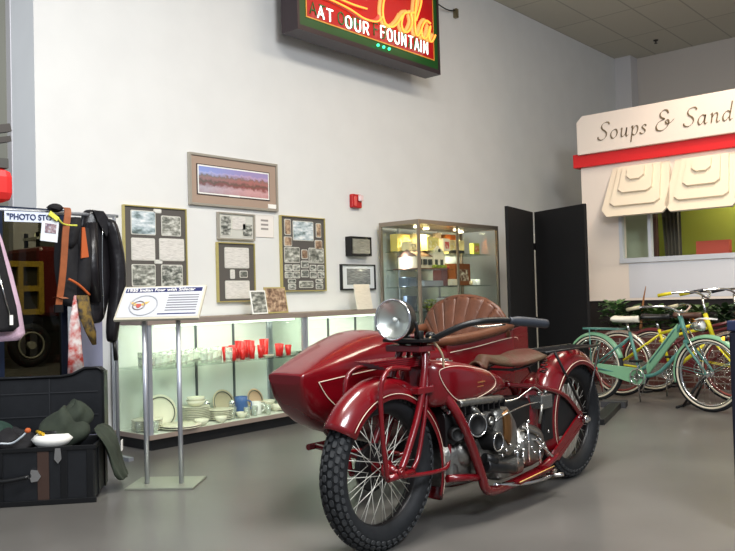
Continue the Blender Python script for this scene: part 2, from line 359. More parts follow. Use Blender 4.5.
# left poster
t, y = framed('photo_board', 'grey board of old photographs in thin gold frame, left of the three', 'picture', 3.585, 4.195, 1.13, 1.895, GOLD, GREYM)
prints(t, y, [('photograph', 3.66, 3.88, 1.665, 1.85, BLU), ('photograph', 3.95, 4.13, 1.665, 1.82, BW), ('certificate', 3.66, 3.87, 1.455, 1.625, TXT), ('certificate', 3.925, 4.16, 1.455, 1.63, TXT),
              ('photograph', 3.66, 3.87, 1.245, 1.41, BW), ('photograph', 3.94, 4.14, 1.24, 1.41, BW2), ('photograph', 3.66, 3.87, 1.15, 1.225, BW2), ('photograph', 3.94, 4.14, 1.15, 1.225, BW2), ('caption', 3.875, 3.94, 1.85, 1.872, WHITE), ('caption', 3.875, 3.94, 1.43, 1.45, WHITE)])
# middle poster
t, y = framed('text_board', 'narrow grey board with two typed pages above the showcase', 'picture', 4.52, 4.955, 1.09, 1.625, GOLD, GREYM)
prints(t, y, [('typed_page', 4.61, 4.88, 1.40, 1.575, TXT), ('typed_page', 4.61, 4.88, 1.125, 1.275, TXT), ('photograph', 4.78, 4.86, 1.315, 1.365, BW), ('photograph', 4.67, 4.71, 1.305, 1.375, TXT)])
t, y = framed('newspaper_clipping', 'framed newspaper clipping with small photo under the wide painting', 'picture', 4.535, 4.96, 1.65, 1.895, SLV, mat('newsprint', (196, 196, 188), .7), .014)
prints(t, y, [('news_column', 4.57, 4.68, 1.69, 1.86, BW2), ('news_photo', 4.70, 4.85, 1.75, 1.86, TXT), ('news_photo', 4.82, 4.93, 1.69, 1.80, BW2)])
t, y = framed('notice_sheet', 'plain white paper notice right of the newspaper clipping', 'notice', 4.99, 5.22, 1.69, 1.90, mat('paper_edge', (214, 208, 200), .7), mat('paper_white', (228, 222, 216), .7), .004, d=.008)
for z in (1.84, 1.80, 1.76): MB().bb((5.06, y-.002, z), (5.15, y, z+.018)).build('printed_line', mat('print_grey', (150, 144, 140), .7), t)
# right poster
t, y = framed('photo_collage', 'tall grey collage of small old photographs, rightmost gold-framed board', 'picture', 5.29, 5.90, 1.175, 1.91, GOLD, GREYM)
prints(t, y, [('photograph', 5.46, 5.73, 1.68, 1.86, BLU), ('oval_portrait', 5.35, 5.42, 1.73, 1.87, SEP), ('oval_portrait', 5.78, 5.84, 1.72, 1.85, SEP), ('oval_portrait', 5.34, 5.43, 1.62, 1.70, SEP), ('oval_portrait', 5.76, 5.85, 1.60, 1.68, SEP),
              ('photograph', 5.34, 5.53, 1.46, 1.60, BW), ('photograph', 5.67, 5.87, 1.46, 1.60, BW), ('photograph', 5.57, 5.64, 1.50, 1.58, SEP), ('photograph', 5.56, 5.65, 1.41, 1.47, BW2), ('photograph', 5.56, 5.65, 1.32, 1.38, BW2),
              ('photograph', 5.34, 5.43, 1.38, 1.43, BW2), ('photograph', 5.45, 5.53, 1.38, 1.43, BW2), ('photograph', 5.34, 5.43, 1.31, 1.36, BW2), ('photograph', 5.45, 5.53, 1.31, 1.36, BW2),
              ('photograph', 5.68, 5.76, 1.38, 1.43, BW2), ('photograph', 5.79, 5.87, 1.38, 1.43, BW2), ('photograph', 5.68, 5.76, 1.31, 1.36, BW2), ('photograph', 5.79, 5.87, 1.31, 1.36, BW2),
              ('photograph', 5.53, 5.71, 1.215, 1.33-.06, BW), ('photograph', 5.38, 5.47, 1.26, 1.29, BW2), ('photograph', 5.38, 5.47, 1.20, 1.24, BW2), ('photograph', 5.76, 5.85, 1.26, 1.29, BW2), ('photograph', 5.76, 5.85, 1.20, 1.24, BW2)])
t = thing('fire_alarm', 'small red fire alarm strobe mounted high on the white wall', 'fire alarm', (6.385, WY, 2.05))
MB().bb((6.31, WY-.05, 2.05), (6.46, WY-.001, 2.195)).build('housing', mat('alarm_red', (178, 20, 24), .35), t, bevel=.01)
MB().bb((6.39, WY-.085, 2.12), (6.45, WY-.05, 2.185)).build('strobe_lens', mat('lens_pale', (225, 200, 200), .2), t, bevel=.01)
MB().bb((6.33, WY-.056, 2.07), (6.37, WY-.05, 2.17)).build('label_strip', mat('alarm_light', (214, 90, 84), .4), t)
t, y = framed('shadow_box', 'small deep black-sided plaque above the black framed certificate', 'plaque', 6.23, 6.55, 1.535, 1.74, IRON, mat('plaque_grey', (132, 130, 120), .5), .012, d=.09)
MB().bb((6.255, WY-.088, 1.56), (6.525, WY-.06, 1.715)).build('plaque_face', picture('plaque_print', [(112, 110, 100), (140, 138, 126), (156, 154, 142)], 40, (.5, 1, 5)), t)
t, y = framed('framed_certificate', 'black framed certificate with white mat beside the tall showcase', 'picture', 6.13, 6.67, 1.18, 1.45, BLACK, mat('white_mat', (208, 212, 214), .3), .014)
MB().bb((6.22, y-.004, 1.235), (6.59, y, 1.405)).build('document', picture('doc_grey', [(96, 98, 96), (122, 124, 122), (150, 152, 150)], 30, (.5, 1, 4), .15), t)

# ================================================================ stroke lettering
def ribbon(mb, pts, sc, org, ux, uz, nrm, nib=(.035, .02), slant=.25, th=.004, n=6):
    P = smooth_path([(x+slant*z, z, 0) for x, z in pts], n); L = []
    for p in P: L.append((p.x*sc, p.y*sc))
    O = Vector(org); vs = []; k = len(L); nx, nz_ = nib[0]*sc, nib[1]*sc
    for (x, z) in L:
        c = O+ux*x+uz*z
        vs += [c-ux*nx-uz*nz_, c+ux*nx+uz*nz_, c-ux*nx*.0-uz*nz_*.0+uz*0]
    vs = []
    for i, (x, z) in enumerate(L):
        c = O+ux*x+uz*z
        j0, j1 = max(0, i-1), min(k-1, i+1); dx, dz = L[j1][0]-L[j0][0], L[j1][1]-L[j0][1]; q = hypot(dx, dz) or 1; px, pz = -dz/q, dx/q
        wd = max(abs(px*nx+pz*nz_), .008*sc)
        a_ = c+ux*px*wd+uz*pz*wd; b_ = c-ux*px*wd-uz*pz*wd
        vs += [a_, b_, b_+nrm*th, a_+nrm*th]
    fs = []
    for i in range(k-1):
        for j in range(4): fs.append((4*i+j, 4*i+(j+1) % 4, 4*i+4+(j+1) % 4, 4*i+4+j))
    mb.add(vs, fs)
SCR = {
 'S': (.66, [[(.62, .85), (.55, .97), (.4, 1), (.22, .93), (.15, .78), (.22, .62), (.38, .5), (.5, .36), (.5, .18), (.36, .03), (.18, 0), (.03, .08), (0, .2)]]),
 'o': (.5, [[(.25, .5), (.1, .42), (.04, .22), (.12, .03), (.25, 0), (.38, .1), (.42, .3), (.35, .47), (.25, .5)]]),
 'u': (.56, [[(.03, .44), (.1, .5), (.1, .2), (.14, .03), (.24, .02), (.36, .18), (.4, .5)], [(.4, .5), (.4, .1), (.46, 0), (.54, .08)]]),
 'p': (.5, [[(.02, .44), (.1, .5), (.1, -.38)], [(.1, .25), (.2, .46), (.34, .5), (.42, .35), (.38, .1), (.25, 0), (.1, .08)]]),
 's': (.42, [[(.32, .42), (.22, .5), (.1, .44), (.1, .34), (.24, .22), (.28, .1), (.18, 0), (.04, .02), (0, .1)]]),
 '&': (.95, [[(.54, .82), (.46, .97), (.28, 1), (.14, .86), (.18, .68), (.40, .56)], [(.40, .56), (.14, .47), (0, .26), (.08, .05), (.32, 0), (.54, .14), (.62, .36), (.54, .5), (.45, .42), (.54, .3), (.72, .34), (.88, .5)]]),
 'a': (.56, [[(.38, .42), (.25, .5), (.1, .42), (.03, .2), (.1, .02), (.22, .03), (.34, .2), (.4, .5)], [(.4, .5), (.38, .12), (.44, 0), (.54, .08)]]),
 'n': (.56, [[(.02, .44), (.1, .5), (.1, 0)], [(.1, .25), (.2, .45), (.32, .5), (.38, .4), (.37, .1), (.43, 0), (.54, .08)]]),
 'd': (.56, [[(.38, .42), (.25, .5), (.1, .42), (.03, .2), (.1, .02), (.22, .03), (.36, .2)], [(.42, 1), (.4, .5), (.38, .12), (.44, 0), (.54, .08)]]),
 'w': (.66, [[(.02, .44), (.1, .5), (.1, .15), (.18, 0), (.3, .15), (.33, .5)], [(.33, .5), (.33, .15), (.42, 0), (.55, .2), (.56, .5)]]),
 'i': (.26, [[(.02, .44), (.1, .5), (.1, .1), (.16, 0), (.24, .08)], [(.09, .7), (.12, .73)]]),
 'c': (.42, [[(.34, .4), (.25, .5), (.1, .42), (.04, .2), (.12, .02), (.26, .02), (.38, .12)]]),
 'h': (.56, [[(.1, 1), (.1, 0)], [(.1, .25), (.2, .45), (.32, .5), (.38, .4), (.37, .1), (.43, 0), (.54, .08)]]),
 'e': (.44, [[(.06, .22), (.3, .3), (.34, .42), (.24, .5), (.1, .42), (.04, .2), (.12, .02), (.26, .02), (.38, .12)]]),
}
def font_text(txt, size, name, m, parent, world_org, ux, uz, off=.002, ext=.001, bold=0):
    """printed lettering from the built-in font turned into a mesh part"""
    cu = bpy.data.curves.new('t', 'FONT'); cu.body = txt; cu.size = size; cu.extrude = ext; cu.offset = bold
    ob = bpy.data.objects.new('t', cu); COL.objects.link(ob); dg = bpy.context.evaluated_depsgraph_get(); me = bpy.data.meshes.new_from_object(ob.evaluated_get(dg))
    bpy.data.objects.remove(ob); nn = ux.cross(uz); W = Vector(world_org)
    p = wp(parent) if parent else Vector((0, 0, 0))
    for v in me.vertices: v.co = W+ux*v.co.x+uz*v.co.y+nn*(v.co.z+off)-p
    me.materials.clear(); me.materials.append(m); me.name = name
    o = bpy.data.objects.new(name, me); COL.objects.link(o); o.parent = parent; return o

# ================================================================ neon sign
SX0, SX1, SZ0, SZ1, SY = 5.2, 7.45, 3.6, 4.75, 5.3
t = thing('neon_sign', 'red and green neon soda fountain sign hanging high on the wall', 'sign', (6.3, SY+.1, SZ0))
mb = MB(); mb.bb((SX0, SY, SZ0), (SX1, SY+.2, SZ1)); mb.bb((SX0, SY-.02, SZ0), (SX1, SY, SZ0+.05)); mb.bb((SX0, SY-.02, SZ1-.05), (SX1, SY, SZ1)); mb.bb((SX0, SY-.02, SZ0+.05), (SX0+.03, SY, SZ1-.05)); mb.bb((SX1-.03, SY-.02, SZ0+.05), (SX1, SY, SZ1-.05))
mb.build('cabinet', mat('dark_sign_metal', (56, 46, 50), .4, .3), t)
MB().bb((SX0+.03, SY-.008, SZ0+.05), (SX1-.03, SY, SZ1-.05)).build('green_border', mat('sign_green', (20, 74, 26), .4), t)
MB().bb((SX0+.13, SY-.012, SZ0+.15), (SX1-.11, SY-.008, SZ1-.15)).build('red_face', mat('sign_red', (168, 10, 16), .35), t)
frame_mb(SX0+.12, SX1-.10, SZ0+.14, SZ1-.14, .012, SY-.014, SY-.008).build('gold_line', mat('sign_gold', (214, 150, 60), .4), t)
X_, Z_ = Vector((1, 0, 0)), Vector((0, 0, 1))
NEW = mat('neon_white', (210, 255, 240), .3, emit=2.0); NEO = mat('neon_orange', (255, 150, 60), .3, emit=1.5); NEG = mat('neon_green', (60, 255, 170), .3, emit=2.0)
CAP = {'A': (.62, [[(0, 0), (.28, 1), (.56, 0)], [(.1, .35), (.46, .35)]]), 'T': (.6, [[(0, 1), (.56, 1)], [(.28, 1), (.28, 0)]]), 'O': (.74, [[(.3, 1), (.06, .8), (.02, .5), (.08, .15), (.3, 0), (.52, .15), (.58, .5), (.54, .8), (.3, 1)]]),
       'U': (.68, [[(0, 1), (0, .3), (.12, .04), (.28, 0), (.44, .04), (.54, .3), (.54, 1)]]), 'R': (.64, [[(0, 0), (0, 1), (.4, 1), (.5, .78), (.4, .52), (0, .5)], [(.25, .5), (.52, 0)]]),
       'F': (.58, [[(0, 0), (0, 1), (.5, 1)], [(0, .52), (.4, .52)]]), 'N': (.7, [[(0, 0), (0, 1), (.5, 0), (.5, 1)]]), 'I': (.2, [[(.02, 0), (.02, 1)]]), ' ': (.5, [])}
def neon_caps(txt, x, z, h, wx_, m, r, y, name):
    mb = MB()
    for ch in txt:
        adv, st = CAP[ch]
        for s_ in st:
            P = [(x+px*h*wx_, y, z+pz*h) for px, pz in s_]
            mb.tube(P, r, 6, 5 if ch in 'OU' else 0)
        x += (adv+.22)*h*wx_
    mb.build(name, m, t); return x
PG = mat('painted_green', (30, 100, 44), .4)
PY = mat('painted_yellow_script', (228, 186, 110), .45)
for txt, x0, hh, wd in (('AT', 5.44, .115, 1.3), ('OUR', 5.83, .12, 1.2), ('FOUNTAIN', 6.37, .13, 1.0)):
    neon_caps(txt, x0, 3.755 if txt != 'FOUNTAIN' else 3.77, hh, wd, NEW, .008, SY-.05, 'neon_lettering')
    neon_caps(txt, x0-.07, 3.785 if txt != 'FOUNTAIN' else 3.79, hh, wd, PG, .008, SY-.014, 'painted_lettering')
for k in range(3): MB().ell((6.33+.09*k, SY-.04, 3.688), (.016, .016, .016)).build('neon_dot', NEG, t)
def script(pts, name, m, r, y, dx=0, dz=0):
    return MB().tube([(x+dx, y, z+dz) for x, z in pts], r, 7, 7).build(name, m, t)
C2 = [(6.72, 4.27), (6.66, 4.36), (6.55, 4.36), (6.45, 4.22), (6.41, 4.05), (6.45, 3.94), (6.56, 3.93), (6.66, 4.0), (6.74, 4.10)]
SWO = [(6.42, 4.02), (6.32, 3.93), (6.12, 3.91), (5.9, 3.95), (5.68, 3.97), (5.48, 3.98), (5.42, 4.03), (5.5, 4.06), (5.72, 4.02), (5.95, 4.01), (6.16, 4.02)]
O2 = [(6.86, 4.16), (6.77, 4.12), (6.72, 4.0), (6.76, 3.93), (6.84, 3.95), (6.91, 4.06), (6.89, 4.15), (6.95, 4.18)]
L2 = [(6.98, 4.10), (7.08, 4.32), (7.06, 4.42), (7.0, 4.34), (6.96, 4.10), (6.97, 3.95), (7.03, 3.96), (7.09, 4.06)]
A2 = [(7.24, 4.13), (7.16, 4.14), (7.08, 4.04), (7.09, 3.94), (7.17, 3.96), (7.24, 4.10), (7.21, 3.96), (7.26, 3.93), (7.33, 4.02)]
for P in (C2, O2, L2, A2):
    script(P, 'neon_script', NEO, .011, SY-.05); script(P, 'painted_script', PY, .026, SY-.012, -.02, .01)
script(SWO, 'neon_swash', NEO, .009, SY-.05); script(SWO, 'painted_swash', mat('painted_pink', (206, 90, 84), .4), .02, SY-.012, -.02, .01)
C1 = [(5.72, 4.52), (5.6, 4.6), (5.45, 4.5), (5.38, 4.3), (5.42, 4.15), (5.52, 4.1), (5.64, 4.18)]
for P in (C1, [(x-1.1, z+.22) for x, z in O2], [(x-.02-1.1+.2, z+.22) for x, z in O2], [(x-1.1, z+.24) for x, z in A2]):
    script(P, 'neon_script', NEO, .011, SY-.05); script(P, 'painted_script', PY, .026, SY-.012, -.02, .01)
for x in (5.6, 7.1): MB().bb((x-.02, SY+.2, SZ0+.2), (x+.02, WY-.002, SZ0+.26)).build('wall_bracket', IRON, t)
l = bpy.data.lights.new('neon_glow', 'AREA'); l.shape = 'RECTANGLE'; l.size = 2.0; l.size_y = .7; l.energy = 4; l.color = (1, .6, .45)
o = bpy.data.objects.new('neon_glow', l); COL.objects.link(o); o.location = (6.3, SY-.3, 4.1); aim(o, (6.3, SY, 4.1))
t = thing('sign_cable', 'thin black cable with clip running from the neon sign to the wall', 'cable', (8.0, WY-.05, 4.5))
MB().tube([(7.45, 5.45, 4.68), (7.8, 5.58, 4.62), (8.15, WY-.05, 4.62), (8.36, WY-.03, 4.67)], .008, 6, 6).build('wire', IRON, t)
MB().bb((8.35, WY-.05, 4.58), (8.40, WY-.001, 4.69)).build('clip', mat('clip_brass', (120, 110, 84), .4, .5), t)

# ================================================================ low showcases
CY0, CY1 = 5.16, 5.66
BACKP = mat('white_case_back', (225, 232, 222), .6)
TRIM = mat('pinkish_aluminium', (178, 160, 148), .35, .6)
def low_case(x0, x1, label):
    t = thing('display_case', label, 'display case', ((x0+x1)/2, (CY0+CY1)/2, 0), group='low glass showcases')
    MB().bb((x0+.03, CY0+.03, 0), (x1-.03, CY1, .085)).build('kick_base', BLACK, t)
    mb = MB(); mb.bb((x0, CY0, .085), (x1, CY1, .115)); mb.build('deck', mat('deck_white', (214, 216, 206), .4), t)
    for x in (x0, x1-.03):
        MB().bb((x, CY0, .115), (x+.03, CY0+.022, .935)).build('corner_post', STEEL, t); MB().bb((x, CY1-.03, .115), (x+.03, CY1, .935)).build('corner_post', STEEL, t)
    mb = MB(); mb.bb((x0-.01, CY0-.012, .935), (x1, CY0+.03, .975)); mb.bb((x0-.01, CY0+.03, .935), (x0+.02, CY1, .975)); mb.bb((x0+.02, CY1-.03, .935), (x1, CY1, .975)); mb.build('metal_trim', TRIM, t)
    MB().bb((x0, CY0-.008, .085), (x1, CY0, .12)).bb((x0-.008, CY0-.008, .085), (x0, CY1, .12)).build('base_trim', TRIM, t)
    MB().bb((x0+.02, CY0+.03, .955), (x1-.0, CY1-.03, .967)).build('glass_top', SHELF, t)
    MB().bb((x0+.03, CY0+.006, .115), (x1-.03, CY0+.012, .935)).build('front_glass', GLASS, t)
    for x in (x0+.008, x1-.014): MB().bb((x, CY0+.022, .115), (x+.006, CY1-.03, .935)).build('side_glass', GLASS, t)
    MB().bb((x0+.03, CY1-.014, .115), (x1-.03, CY1-.006, .935)).build('back_panel', BACKP, t)
    MB().bb((x0+.035, CY0+.04, .592), (x1-.035, CY1-.04, .602)).build('glass_shelf', SHELF, t)
    for x in (x0+.79, x0+1.2): MB().bb((x-.008, CY1-.03, .115), (x+.008, CY1-.015, .935)).build('shelf_rail', mat('rail_grey', (96, 104, 104), .4, .6), t)
    MB().bb((x0+.1, CY0+.03, .915), (x1-.1, CY0+.06, .935)).build('light_strip', mat('tube_white', (240, 250, 232), .4, emit=1.6), t)
    l = area('case_light', ((x0+x1)/2, CY0+.13, .925), (0, 0, 0), x1-x0-.2, .08, 4.6, (.98, 1, .86)); l.rotation_euler = (radians(25), 0, 0)
    return t
low_case(3.45, 5.08, 'low glass showcase of dishes and glasses, left unit nearest the stand')
low_case(5.085, 6.62, 'low glass showcase behind the sidecar nose, right unit by the tall case')

def put(o, label, cat, group=None): return tag(o, label, cat, group)
DISH = mat('cream_china', (226, 222, 200), .25); DISHG = mat('greenish_china_rim', (84, 92, 76), .3)
DZ = .115
def plate_mb(c, r, axis=(0, 0, 1)): return MB().lathe([(.02, 0), (r*.6, .002), (r, .016), (r*.99, .02), (r*.6, .008), (.01, .006)], c, axis, 28)
def standing_plate(x, y, r, col, label, rz=.1, sx=1):
    t = thing('standing_plate', label, 'plate', (x, y, DZ), group='plates standing on edge')
    ax = (.12, -1, .28); mb = plate_mb((0, 0, 0), r, ax); mb.v = [Vector((v.x*sx, v.y, v.z)) for v in mb.v]; z0 = min(v.z for v in mb.v); mb.v = [v+Vector((x, y, DZ-z0)) for v in mb.v]
    mb.build('dish', col, t)
    mb = MB().torus((0, 0, 0), ax, r*.86, .0045, 36, 6); mb.v = [Vector((v.x*sx, v.y-.018, v.z)) for v in mb.v]; mb.v = [v+Vector((x, y, DZ-z0)) for v in mb.v]
    mb.build('rim_band', DISHG, t)
standing_plate(3.745, 5.46, .135, DISH, 'large oval platter with dark rim line standing upright, leftmost upright plate', sx=1.15)
standing_plate(4.44, 5.55, .115, mat('beige_china', (200, 186, 156), .3), 'round plate standing upright behind the glass jars', sx=1.1)
standing_plate(4.80, 5.55, .10, mat('peach_china', (216, 178, 148), .3), 'peach round plate standing upright behind the white mug')
n = 0
for x, y, k, r, wh in ((3.60, 5.42, 6, .12, 'left of the upright platter'), (4.08, 5.44, 9, .115, 'middle of the case'), (4.27, 5.36, 6, .105, 'near the middle front'), (3.80, 5.27, 2, .16, 'front left under the platter'), (4.96, 5.33, 2, .13, 'by the sidecar nose')):
    for i in range(k):
        pos = 'bottom' if i == 0 else 'top' if i == k-1 else ORD[i]+' from bottom'
        p0 = plate_mb((x+random.uniform(-.004, .004), y, DZ+i*.014), r).build('dinner_plate', DISH); 
        put(p0, 'cream dinner plate, %s in the stack %s' % (pos, wh), 'plate', 'stacked plates %s' % wh)
def bowl(x, y, z, r, label, m=DISH):
    put(MB().lathe([(r*.4, 0), (r*.8, .02), (r, .05), (r*.96, .05), (r*.7, .015), (.01, .008)], (x, y, z), n=24).build('bowl', m), label, 'bowl', 'china bowls')
bowl(4.08, 5.44, DZ+.128, .08, 'cream china bowl topping the tall plate stack'); bowl(4.08, 5.44, DZ+.155, .075, 'second cream bowl nested atop the tall plate stack')
bowl(4.42, 5.27, DZ, .05, 'small cream bowl in front of the glass jars'); bowl(3.98, 5.24, DZ, .06, 'small cream bowl in front of tall plate stack'); bowl(4.16, 5.22, DZ, .05, 'small bowl at front centre of case')
bowl(4.92, 5.5, DZ, .07, 'cream bowl right of the peach plate'); bowl(4.92, 5.5, DZ+.03, .068, 'cream bowl nested right of the peach plate')
def jar(x, y, label):
    t = thing('glass_jar', label, 'jar', (x, y, DZ), group='glass jars with metal lids')
    MB().lathe([(.03, 0), (.036, .01), (.036, .08), (.025, .1)], (x, y, DZ), n=18).build('body', WARE, t)
    MB().lathe([(.03, 0), (.032, .02), (.024, .04), (.005, .05)], (x, y, DZ+.1), n=18).build('lid', CHROME, t)
jar(4.19, 5.53, 'metal-lidded glass jar behind the plate stacks, left of pair'); jar(4.27, 5.55, 'metal-lidded glass jar behind the plate stacks, right of pair'); jar(4.40, 5.37, 'metal-lidded glass jar left of the blue pitcher')
t = thing('blue_pitcher', 'blue ceramic pitcher standing among the cream dishes', 'pitcher', (4.50, 5.37, DZ))
BLUE = mat('blue_glaze', (70, 104, 160), .25)
MB().lathe([(.05, 0), (.058, .04), (.052, .12), (.056, .165), (.05, .165), (.046, .12), (.01, .01)], (4.50, 5.37, DZ), n=24).build('body', BLUE, t)
MB().tube([(4.55, 5.36, DZ+.13), (4.585, 5.34, DZ+.11), (4.58, 5.34, DZ+.06), (4.55, 5.36, DZ+.04)], .007, 8, 5).build('handle', BLUE, t)
t = thing('white_mug', 'white mug with dark emblem right of the blue pitcher', 'mug', (4.63, 5.33, DZ))
MB().lathe([(.04, 0), (.045, .01), (.045, .11), (.04, .11), (.04, .012), (.01, .01)], (4.63, 5.33, DZ), n=24).build('body', WHITE, t)
MB().tube([(4.67, 5.31, DZ+.09), (4.70, 5.3, DZ+.07), (4.70, 5.3, DZ+.04), (4.67, 5.31, DZ+.02)], .006, 8, 5).build('handle', WHITE, t)
MB().box((4.607, 5.294, DZ+.055), (.016, .004, .05), rz=-.5).build('emblem', IRON, t)
for k, (x, y) in enumerate(((4.34, 5.30), (4.46, 5.25), (4.56, 5.27), (4.60, 5.44), (4.71, 5.32), (4.76, 5.40), (4.68, 5.23), (3.52, 5.30), (3.57, 5.27), (3.50, 5.38))):
    for_lab = ['left of the blue pitcher', 'in front of the blue pitcher', 'between blue pitcher and white mug, front', 'behind the white mug', 'just right of the white mug', 'farther right of the white mug, back', 'in front of the white mug', 'by the left plate stack, middle', 'by the left plate stack, right front', 'by the left plate stack, rear'][k]
    put(MB().lathe([(.02, 0), (.022, .01), (.028, .085), (.025, .085), (.018, .014), (.004, .012)], (x, y, DZ), n=16).build('small_tumbler', WARE), 'small clear tumbler on the case floor, '+for_lab, 'glass', 'small tumblers %s' % ('middle' if x > 4 else 'left end'))
for k, (x, y) in enumerate(((4.86, 5.32), (4.83, 5.45))):
    t = thing('tea_cup', 'cream tea cup right of the white mug, %s' % ('front one' if k == 0 else 'rear one'), 'cup', (x, y, DZ), group='tea cups')
    MB().lathe([(.025, 0), (.04, .025), (.046, .06), (.042, .06), (.035, .025), (.01, .01)], (x, y, DZ), n=20).build('body', DISH, t)
    MB().tube([(x+.042, y, DZ+.045), (x+.065, y, DZ+.04), (x+.055, y, DZ+.015), (x+.035, y, DZ+.018)], .004, 6, 4).build('handle', DISH, t)
# upper shelf: clear patterned glasses
SZ = .602
pos = []
for i in range(17): pos.append((3.53+i*.05+random.uniform(-.004, .004), 5.25+((i*3) % 5)*.065))
for i, (x, y) in enumerate(pos):
    t = thing('drinking_glass', 'clear patterned glass, %s from the left in the upper shelf row' % ORD[i], 'glass', (x, y, SZ), group='clear patterned glasses on the upper shelf')
    MB().lathe([(.026, 0), (.027, .004), (.031, .115), (.029, .115), (.024, .008), (.004, .006)], (x, y, SZ), n=18).build('tumbler', WARE, t)
    c = [(160, 60, 60), (120, 140, 90), (190, 190, 160)][i % 3]
    MB().lathe([(.0285, .03), (.0312, .08)], (x, y, SZ), n=18, cap=False).build('printed_band', picture('band%d' % (i % 3), [c, (214, 222, 206), (224, 232, 216), (224, 232, 216)], 70), t)
# red cups
RC = mat('red_plastic', (204, 28, 22), .3)
rp_ = [(4.335, 5.36, .115), (4.37, 5.30, .10), (4.42, 5.38, .12), (4.45, 5.28, .10), (4.50, 5.34, .15), (4.54, 5.44, .15), (4.555, 5.28, .11), (4.60, 5.34, .15), (4.64, 5.44, .15), (4.655, 5.28, .11), (4.72, 5.30, .08), (4.78, 5.36, .155), (4.82, 5.44, .15), (4.86, 5.28, .11), (4.96, 5.36, .10), (5.0, 5.30, .09)]
for i, (x, y, h) in enumerate(rp_):
    k = 'tall' if h > .13 else 'short'
    put(MB().lathe([(.022, 0), (.024, h*.3), (.031, h), (.028, h), (.02, .006), (.003, .004)], (x, y, SZ), n=18).build('red_cup', RC), '%s red tumbler, %s from the left of the red cups' % (k, ORD[i]), 'cup', '%s red cups on the upper shelf' % k)
put(MB().lathe([(.03, 0), (.05, .02), (.052, .025), (.01, .012)], (4.70, 5.23, SZ)).build('paper_dish', DISH), 'small cream dish in front of the red cups', 'dish')
for k, (x, y, c) in enumerate(((5.12+.08, 5.3, (90, 120, 84)), (5.34, 5.34, (150, 160, 90)), (5.47, 5.3, (190, 120, 60)), (5.6, 5.4, (206, 206, 120)))):
    put(MB().lathe([(.05, 0), (.07, .015), (.072, .02), (.01, .01)], (x, y, SZ)).build('saucer', mat('saucer%d' % k, c, .4)), '%s saucer on the shelf behind the sidecar nose' % ('green', 'olive', 'orange', 'yellow')[k], 'saucer', 'coloured saucers')
for k, (x, c) in enumerate(((5.35, DISH), (5.75, DISH), (6.1, DISH))):
    bowl(x, 5.4, DZ, .08, 'cream bowl on the floor of the right low case, %s' % ('left', 'middle', 'right')[k], c)
# photos leaning on the low case
def leaning(name, label, x0, x1, z0, h, y, fm_, pm_, bw=.012, lean=.18):
    t = thing(name, label, 'photograph', ((x0+x1)/2, y, z0))
    def q(mb): 
        R = Matrix.Translation((0, y, z0)) @ Matrix.Rotation(-lean, 4, 'X') @ Matrix.Translation((0, -y, -z0)); return mb.xf(R)
    q(MB().bb((x0, y-.008, z0), (x1, y, z0+h))).build('frame', fm_, t)
    q(MB().bb((x0+bw, y-.011, z0+bw), (x1-bw, y-.008, z0+h-bw))).build('print', pm_, t)
    return t
leaning('loose_photo', 'small unframed black-and-white photo leaning left of gold-framed photo', 4.69, 4.87, .977, .21, 5.42, WHITE, BW)
leaning('gold_framed_photo', 'small gold-framed brown photo leaning on the low showcase', 4.88, 5.14, .977, .24, 5.44, GOLD, SEP)
leaning('paper_card', 'cream paper card leaning against the wall by the black certificate', 6.12, 6.36, .977, .26, 5.46, mat('cream_card', (222, 212, 196), .7), picture('card_text', [(206, 196, 178), (224, 214, 198)], 30, (.5, 1, 5)), .01)

# ================================================================ tall showcase
TX0, TX1, TY0, TY1, TZ = 6.69, 8.25, 5.08, 5.62, 1.9
t = thing('tall_display_case', 'tall lit glass showcase with model house and boxes on shelves', 'display case', ((TX0+TX1)/2, 5.35, 0))
FR = mat('bronze_aluminium', (150, 138, 124), .3, .7)
for x in (TX0, TX1-.028):
    for y in (TY0, TY1-.028): MB().bb((x, y, .1), (x+.028, y+.028, TZ-.045)).build('corner_post', FR, t)
mb = MB(); mb.bb((TX0, TY0, TZ-.045), (TX1, TY1, TZ)); mb.build('top_panel', FR, t)
MB().bb((TX0, TY0, 0), (TX1, TY1, .1)).build('kick_base', BLACK, t)
MB().bb((TX0+.03, TY0+.004, .1), (TX1-.03, TY0+.01, TZ-.045)).build('front_glass', GLASS, t)
for x in (TX0+.008, TX1-.014): MB().bb((x, TY0+.03, .1), (x+.006, TY1-.03, TZ-.045)).build('side_glass', GLASS, t)
MB().bb((TX0+.03, TY1-.012, .1), (TX1-.03, TY1-.006, TZ-.045)).build('back_glass', GLASS, t)
for x in (7.42,): MB().bb((x-.012, TY0+.01, .1), (x+.012, TY0+.03, TZ-.045)).build('door_divider', FR, t)
for x in (7.0, 7.75): MB().bb((x-.01, TY1-.035, .1), (x+.01, TY1-.012, TZ-.045)).build('shelf_rail', STEEL, t)
SH = [(TX0+.04, 7.40, 1.585), (TX0+.04, 7.40, 1.385), (TX0+.04, 7.40, 1.20), (TX0+.04, 7.40, .93), (7.44, TX1-.08, 1.565), (7.44, TX1-.08, 1.205), (7.44, TX1-.08, .93)]
for x0, x1, z in SH: MB().bb((x0, TY0+.07, z-.01), (x1, TY1-.05, z)).build('glass_shelf', SHELF, t)
for x, y in ((6.95, 5.3), (7.25, 5.4), (7.7, 5.3), (8.0, 5.45)):
    MB().lathe([(.035, 0), (.03, .012)], (x, y, TZ-.06), n=16).build('downlight', mat('halogen', (255, 240, 200), .3, emit=12), t)
    spot('case_spot', (x, y, TZ-.07), (x, y, 0), 34, (1, .84, .5) if x < 7.4 else (1, .93, .75), 140, .7, .03)
area('case_tube', (6.76, 5.35, 1.3), (0, radians(-90), 0), .5, .04, 2.5, (.9, .97, 1))
